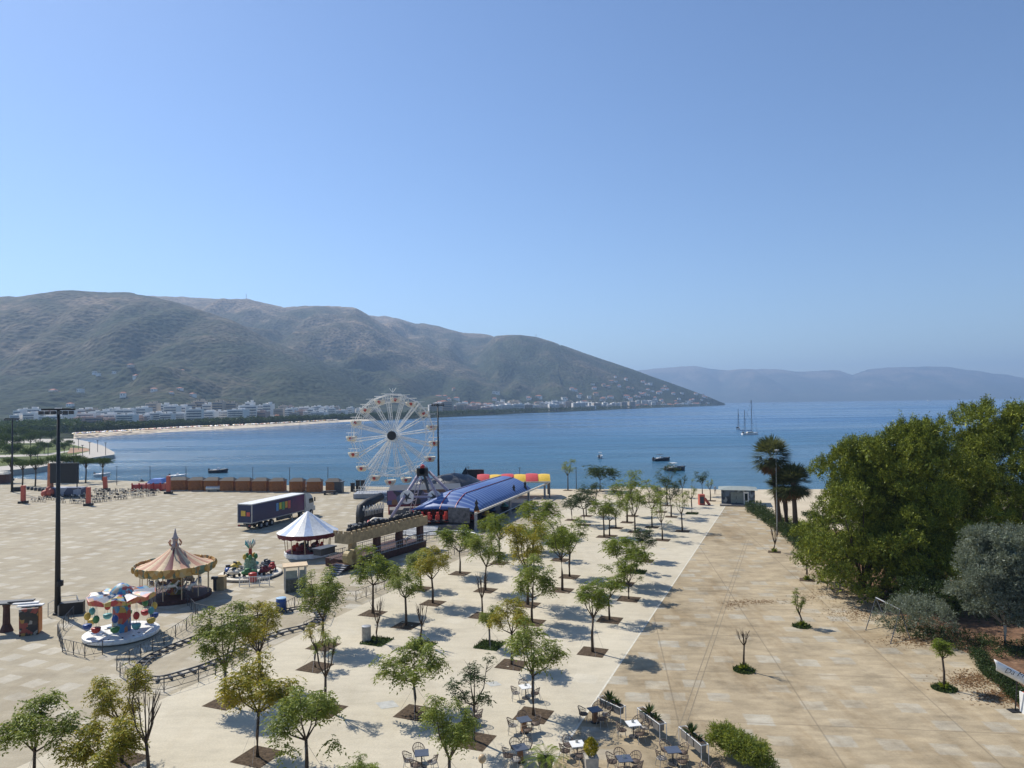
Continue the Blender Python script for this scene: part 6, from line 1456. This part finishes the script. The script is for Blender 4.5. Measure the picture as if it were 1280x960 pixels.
# apartment blocks
def block(w_, d, h, wm, name='apartment_block'):
    t = thing(name, '', 'building'); fl = max(3, int(h/3.1))
    g = MB(); g.box((0, 0, h/2), (w_, d, h)); g.build('wall', wm, t)
    for k in range(fl):
        z = 1.8+k*(h-1.2)/fl
        g = MB(); g.box((0, -d/2-.04, z), (w_*.9, .1, 1.5)); g.build('window_band', M['shade'], t)
        g = MB(); n = max(2, int(w_/5))
        for j in range(n): g.box(((j+.5)/n*w_-w_/2, -d/2-.7, z-1.0), (w_/n*.72, 1.3, .9))
        g.build('balcony', wm, t)
    g = MB(); g.box((w_*.2, 0, h+1.1), (w_*.25, d*.5, 2.2)); g.box((-w_*.25, 0, h+.6), (w_*.15, d*.3, 1.2)); g.build('roof_hut', wm, t); return t
protos = [block(22, 14, 20, M['bldg']), block(30, 14, 17, M['bldg']), block(18, 13, 22, M['bldg2']), block(26, 13, 15, M['bldg3']), block(14, 12, 18, M['bldg'])]
usedp = [False]*5
def put(i, x, D, sc, lab, grp, z=None):
    o = protos[i] if not usedp[i] else copy_tree(protos[i]); usedp[i] = True
    X = (x-640)/FPX*D; o.location = (X, D, land_h(x, D)-.5 if z is None else z); o.scale = sc; o.rotation_euler.z = math.atan2(-X, D)*.0+rb.uniform(-.35, .35); o['label'] = lab; o['group'] = grp
rb = random.Random(12)
coln = ['white', 'long white', 'tall beige', 'low pinkish', 'narrow white']
x = 22.0
while x < 335:
    i = rb.choice((0, 1, 0, 1, 4, 2, 3, 4)); D = shoreD(max(x, 95))+95+rb.uniform(0, 60)+(90 if x < 95 else 0); s_ = D/900
    put(i, x, D, (s_*rb.uniform(.8, 1.05),)*2+(s_*rb.uniform(.75, 1.12),), coln[i]+' apartment block in the front row behind the far beach', 'front row town blocks: '+coln[i]); x += rb.uniform(9, 17)
x = 25.0
while x < 345:
    i = rb.choice((0, 1, 4, 2, 3)); D = shoreD(max(x, 95))+240+rb.uniform(0, 120); s_ = D/900
    put(i, x, D, (s_*.8,)*2+(s_*rb.uniform(.85, 1.15),), coln[i]+' apartment block in the back row of the beach town', 'back row town blocks: '+coln[i]); x += rb.uniform(8, 16)
for (a, b_, n, dd, dr, hs) in ((335, 470, 26, 90, 220, .9), (352, 425, 11, 450, 60, 1.0), (540, 640, 40, 60, 360, 1.15), (640, 730, 38, 60, 420, 1.15), (730, 875, 40, 50, 380, 1.1)):
    for k in range(n):
        x = a+(b_-a)*(k+.5)/n+rb.uniform(-2, 2)
        if x > 825: dr = 60; hs = .6
        i = rb.choice((0, 1, 4, 2, 4, 3)); D = shoreD(x)+dd+rb.uniform(0, dr)
        ar = 'below the hill left of the wheel' if a < 500 else 'on the shore right of the wheel' if a < 640 else 'along the headland shore'
        put(i, x, D, (hs*rb.uniform(.6, .95)*(1.2 if D > 1500 else 1),)*2+(hs*rb.uniform(.55, 1.0),), coln[i]+' block '+ar, 'town blocks '+ar+': '+coln[i])
# small houses scattered up the slopes
def house(wm, rm, flat):
    t = thing('hillside_house', '', 'house'); g = MB(); g.box((0, 0, 3.5), (11, 9, 9)); g.build('wall', wm, t)
    if flat: g = MB(); g.box((0, 0, 8.4), (12, 10, .6)); g.build('roof', wm, t)
    else: g = MB(); g.add([(-6, -5, 8), (6, -5, 8), (6, 5, 8), (-6, 5, 8), (-3, 0, 10.5), (3, 0, 10.5)], [(0, 1, 5, 4), (1, 2, 5), (2, 3, 4, 5), (3, 0, 4)]); g.build('roof', rm, t)
    g = MB(); g.box((-2.5, -4.55, 5), (1.8, .12, 2.2)); g.build('window', M['shade'], t); g = MB(); g.box((2.5, -4.55, 5), (1.8, .12, 2.2)); g.build('window', M['shade'], t); return t
hp = [house(M['bldg'], None, True), house(M['bldg'], M['rooft'], False), house(M['bldg2'], M['rooft'], False)]; uh = [False]*3
def puth(i, x, D, s_, area):
    o = hp[i] if not uh[i] else copy_tree(hp[i]); uh[i] = True; X = (x-640)/FPX*D; zz = land_h(x, D)
    o.location = (X, D, zz-1.5*s_); o.scale = (s_*rb.uniform(.8, 1.5), s_, s_*rb.uniform(.7, 1.2)); o.rotation_euler.z = rb.uniform(-.5, .5)
    kd = ['flat-roofed white', 'white tile-roofed', 'beige tile-roofed'][i]; o['label'] = kd+' house on the slope '+area; o['group'] = 'hillside houses '+area+': '+kd
for (x0, x1, f0, f1, n, s_, area) in ((545, 640, .10, .55, 60, 1.25, 'behind the wheel'), (640, 760, .08, .52, 90, 1.35, 'in the middle of the headland'), (760, 885, .05, .7, 80, 1.2, 'near the headland tip'), (380, 440, .12, .3, 22, .9, 'left of the wheel'), (60, 250, .38, .55, 16, 1.0, 'high above the town'), (250, 350, .05, .25, 22, .9, 'above the town')):
    for k in range(n):
        x = x0+(x1-x0)*(k+rb.random())/n; Ds = shoreD(x); F = max(footD(x), Ds+80); Dk = min([lerp_tab(dt, x) for cr, dt, _ in ridges if cr[0][0] <= x <= cr[-1][0]] or [4000])
        puth(rb.choice((0, 0, 1, 1, 2)), x, Ds+60+(Dk-Ds)*(f0+(f1-f0)*rb.random()**1.4), s_*rb.uniform(.7, 1.2), area)
# antennas on the ridge
for (x, ty, k, lab) in ((308, 367, 1, 'thin antenna mast on the brown summit at the left'), (671, 418, 3, 'thin antenna mast on the headland summit')):
    D = lerp_tab(ridges[k][1], x); X = (x-640)/FPX*D; z0 = land_h(x, D); H = AT(x, ty, D).z-z0+3; g = MB(); g.tube([(0, 0, 0), (0, 0, max(20, H))], [1.6, .7], 5); g.box((0, 0, max(20, H)*.8), (4, 4, 3)); o = g.build('antenna_mast', M['grey']); o.location = (X, D, z0-3); tag(o, lab, 'antenna')

for (px, lab, k) in (((657, 857), 'menu card standing on the upper white table near the tall tree', 0), ((791, 903), 'menu card standing on the white table by the planters', 0), ((721, 928), 'menu card standing on the white table beside the conifer pot', 0), ((780, 947), 'menu card standing on the dark table right of the conifer pot', 0)):
    B = G(px[0], px[1], .745); g = MB(); g.add([(-.07, -.05, 0), (.07, -.05, 0), (.07, 0, .17), (-.07, 0, .17), (-.07, .05, 0), (.07, .05, 0)], [(0, 1, 2, 3), (3, 2, 5, 4)]); o = g.build('menu_card', M['offw']); o.location = B; tag(o, lab, 'menu card', 'menu cards on the cafe tables'); o.modifiers.new('thickness', 'SOLIDIFY').thickness = .004
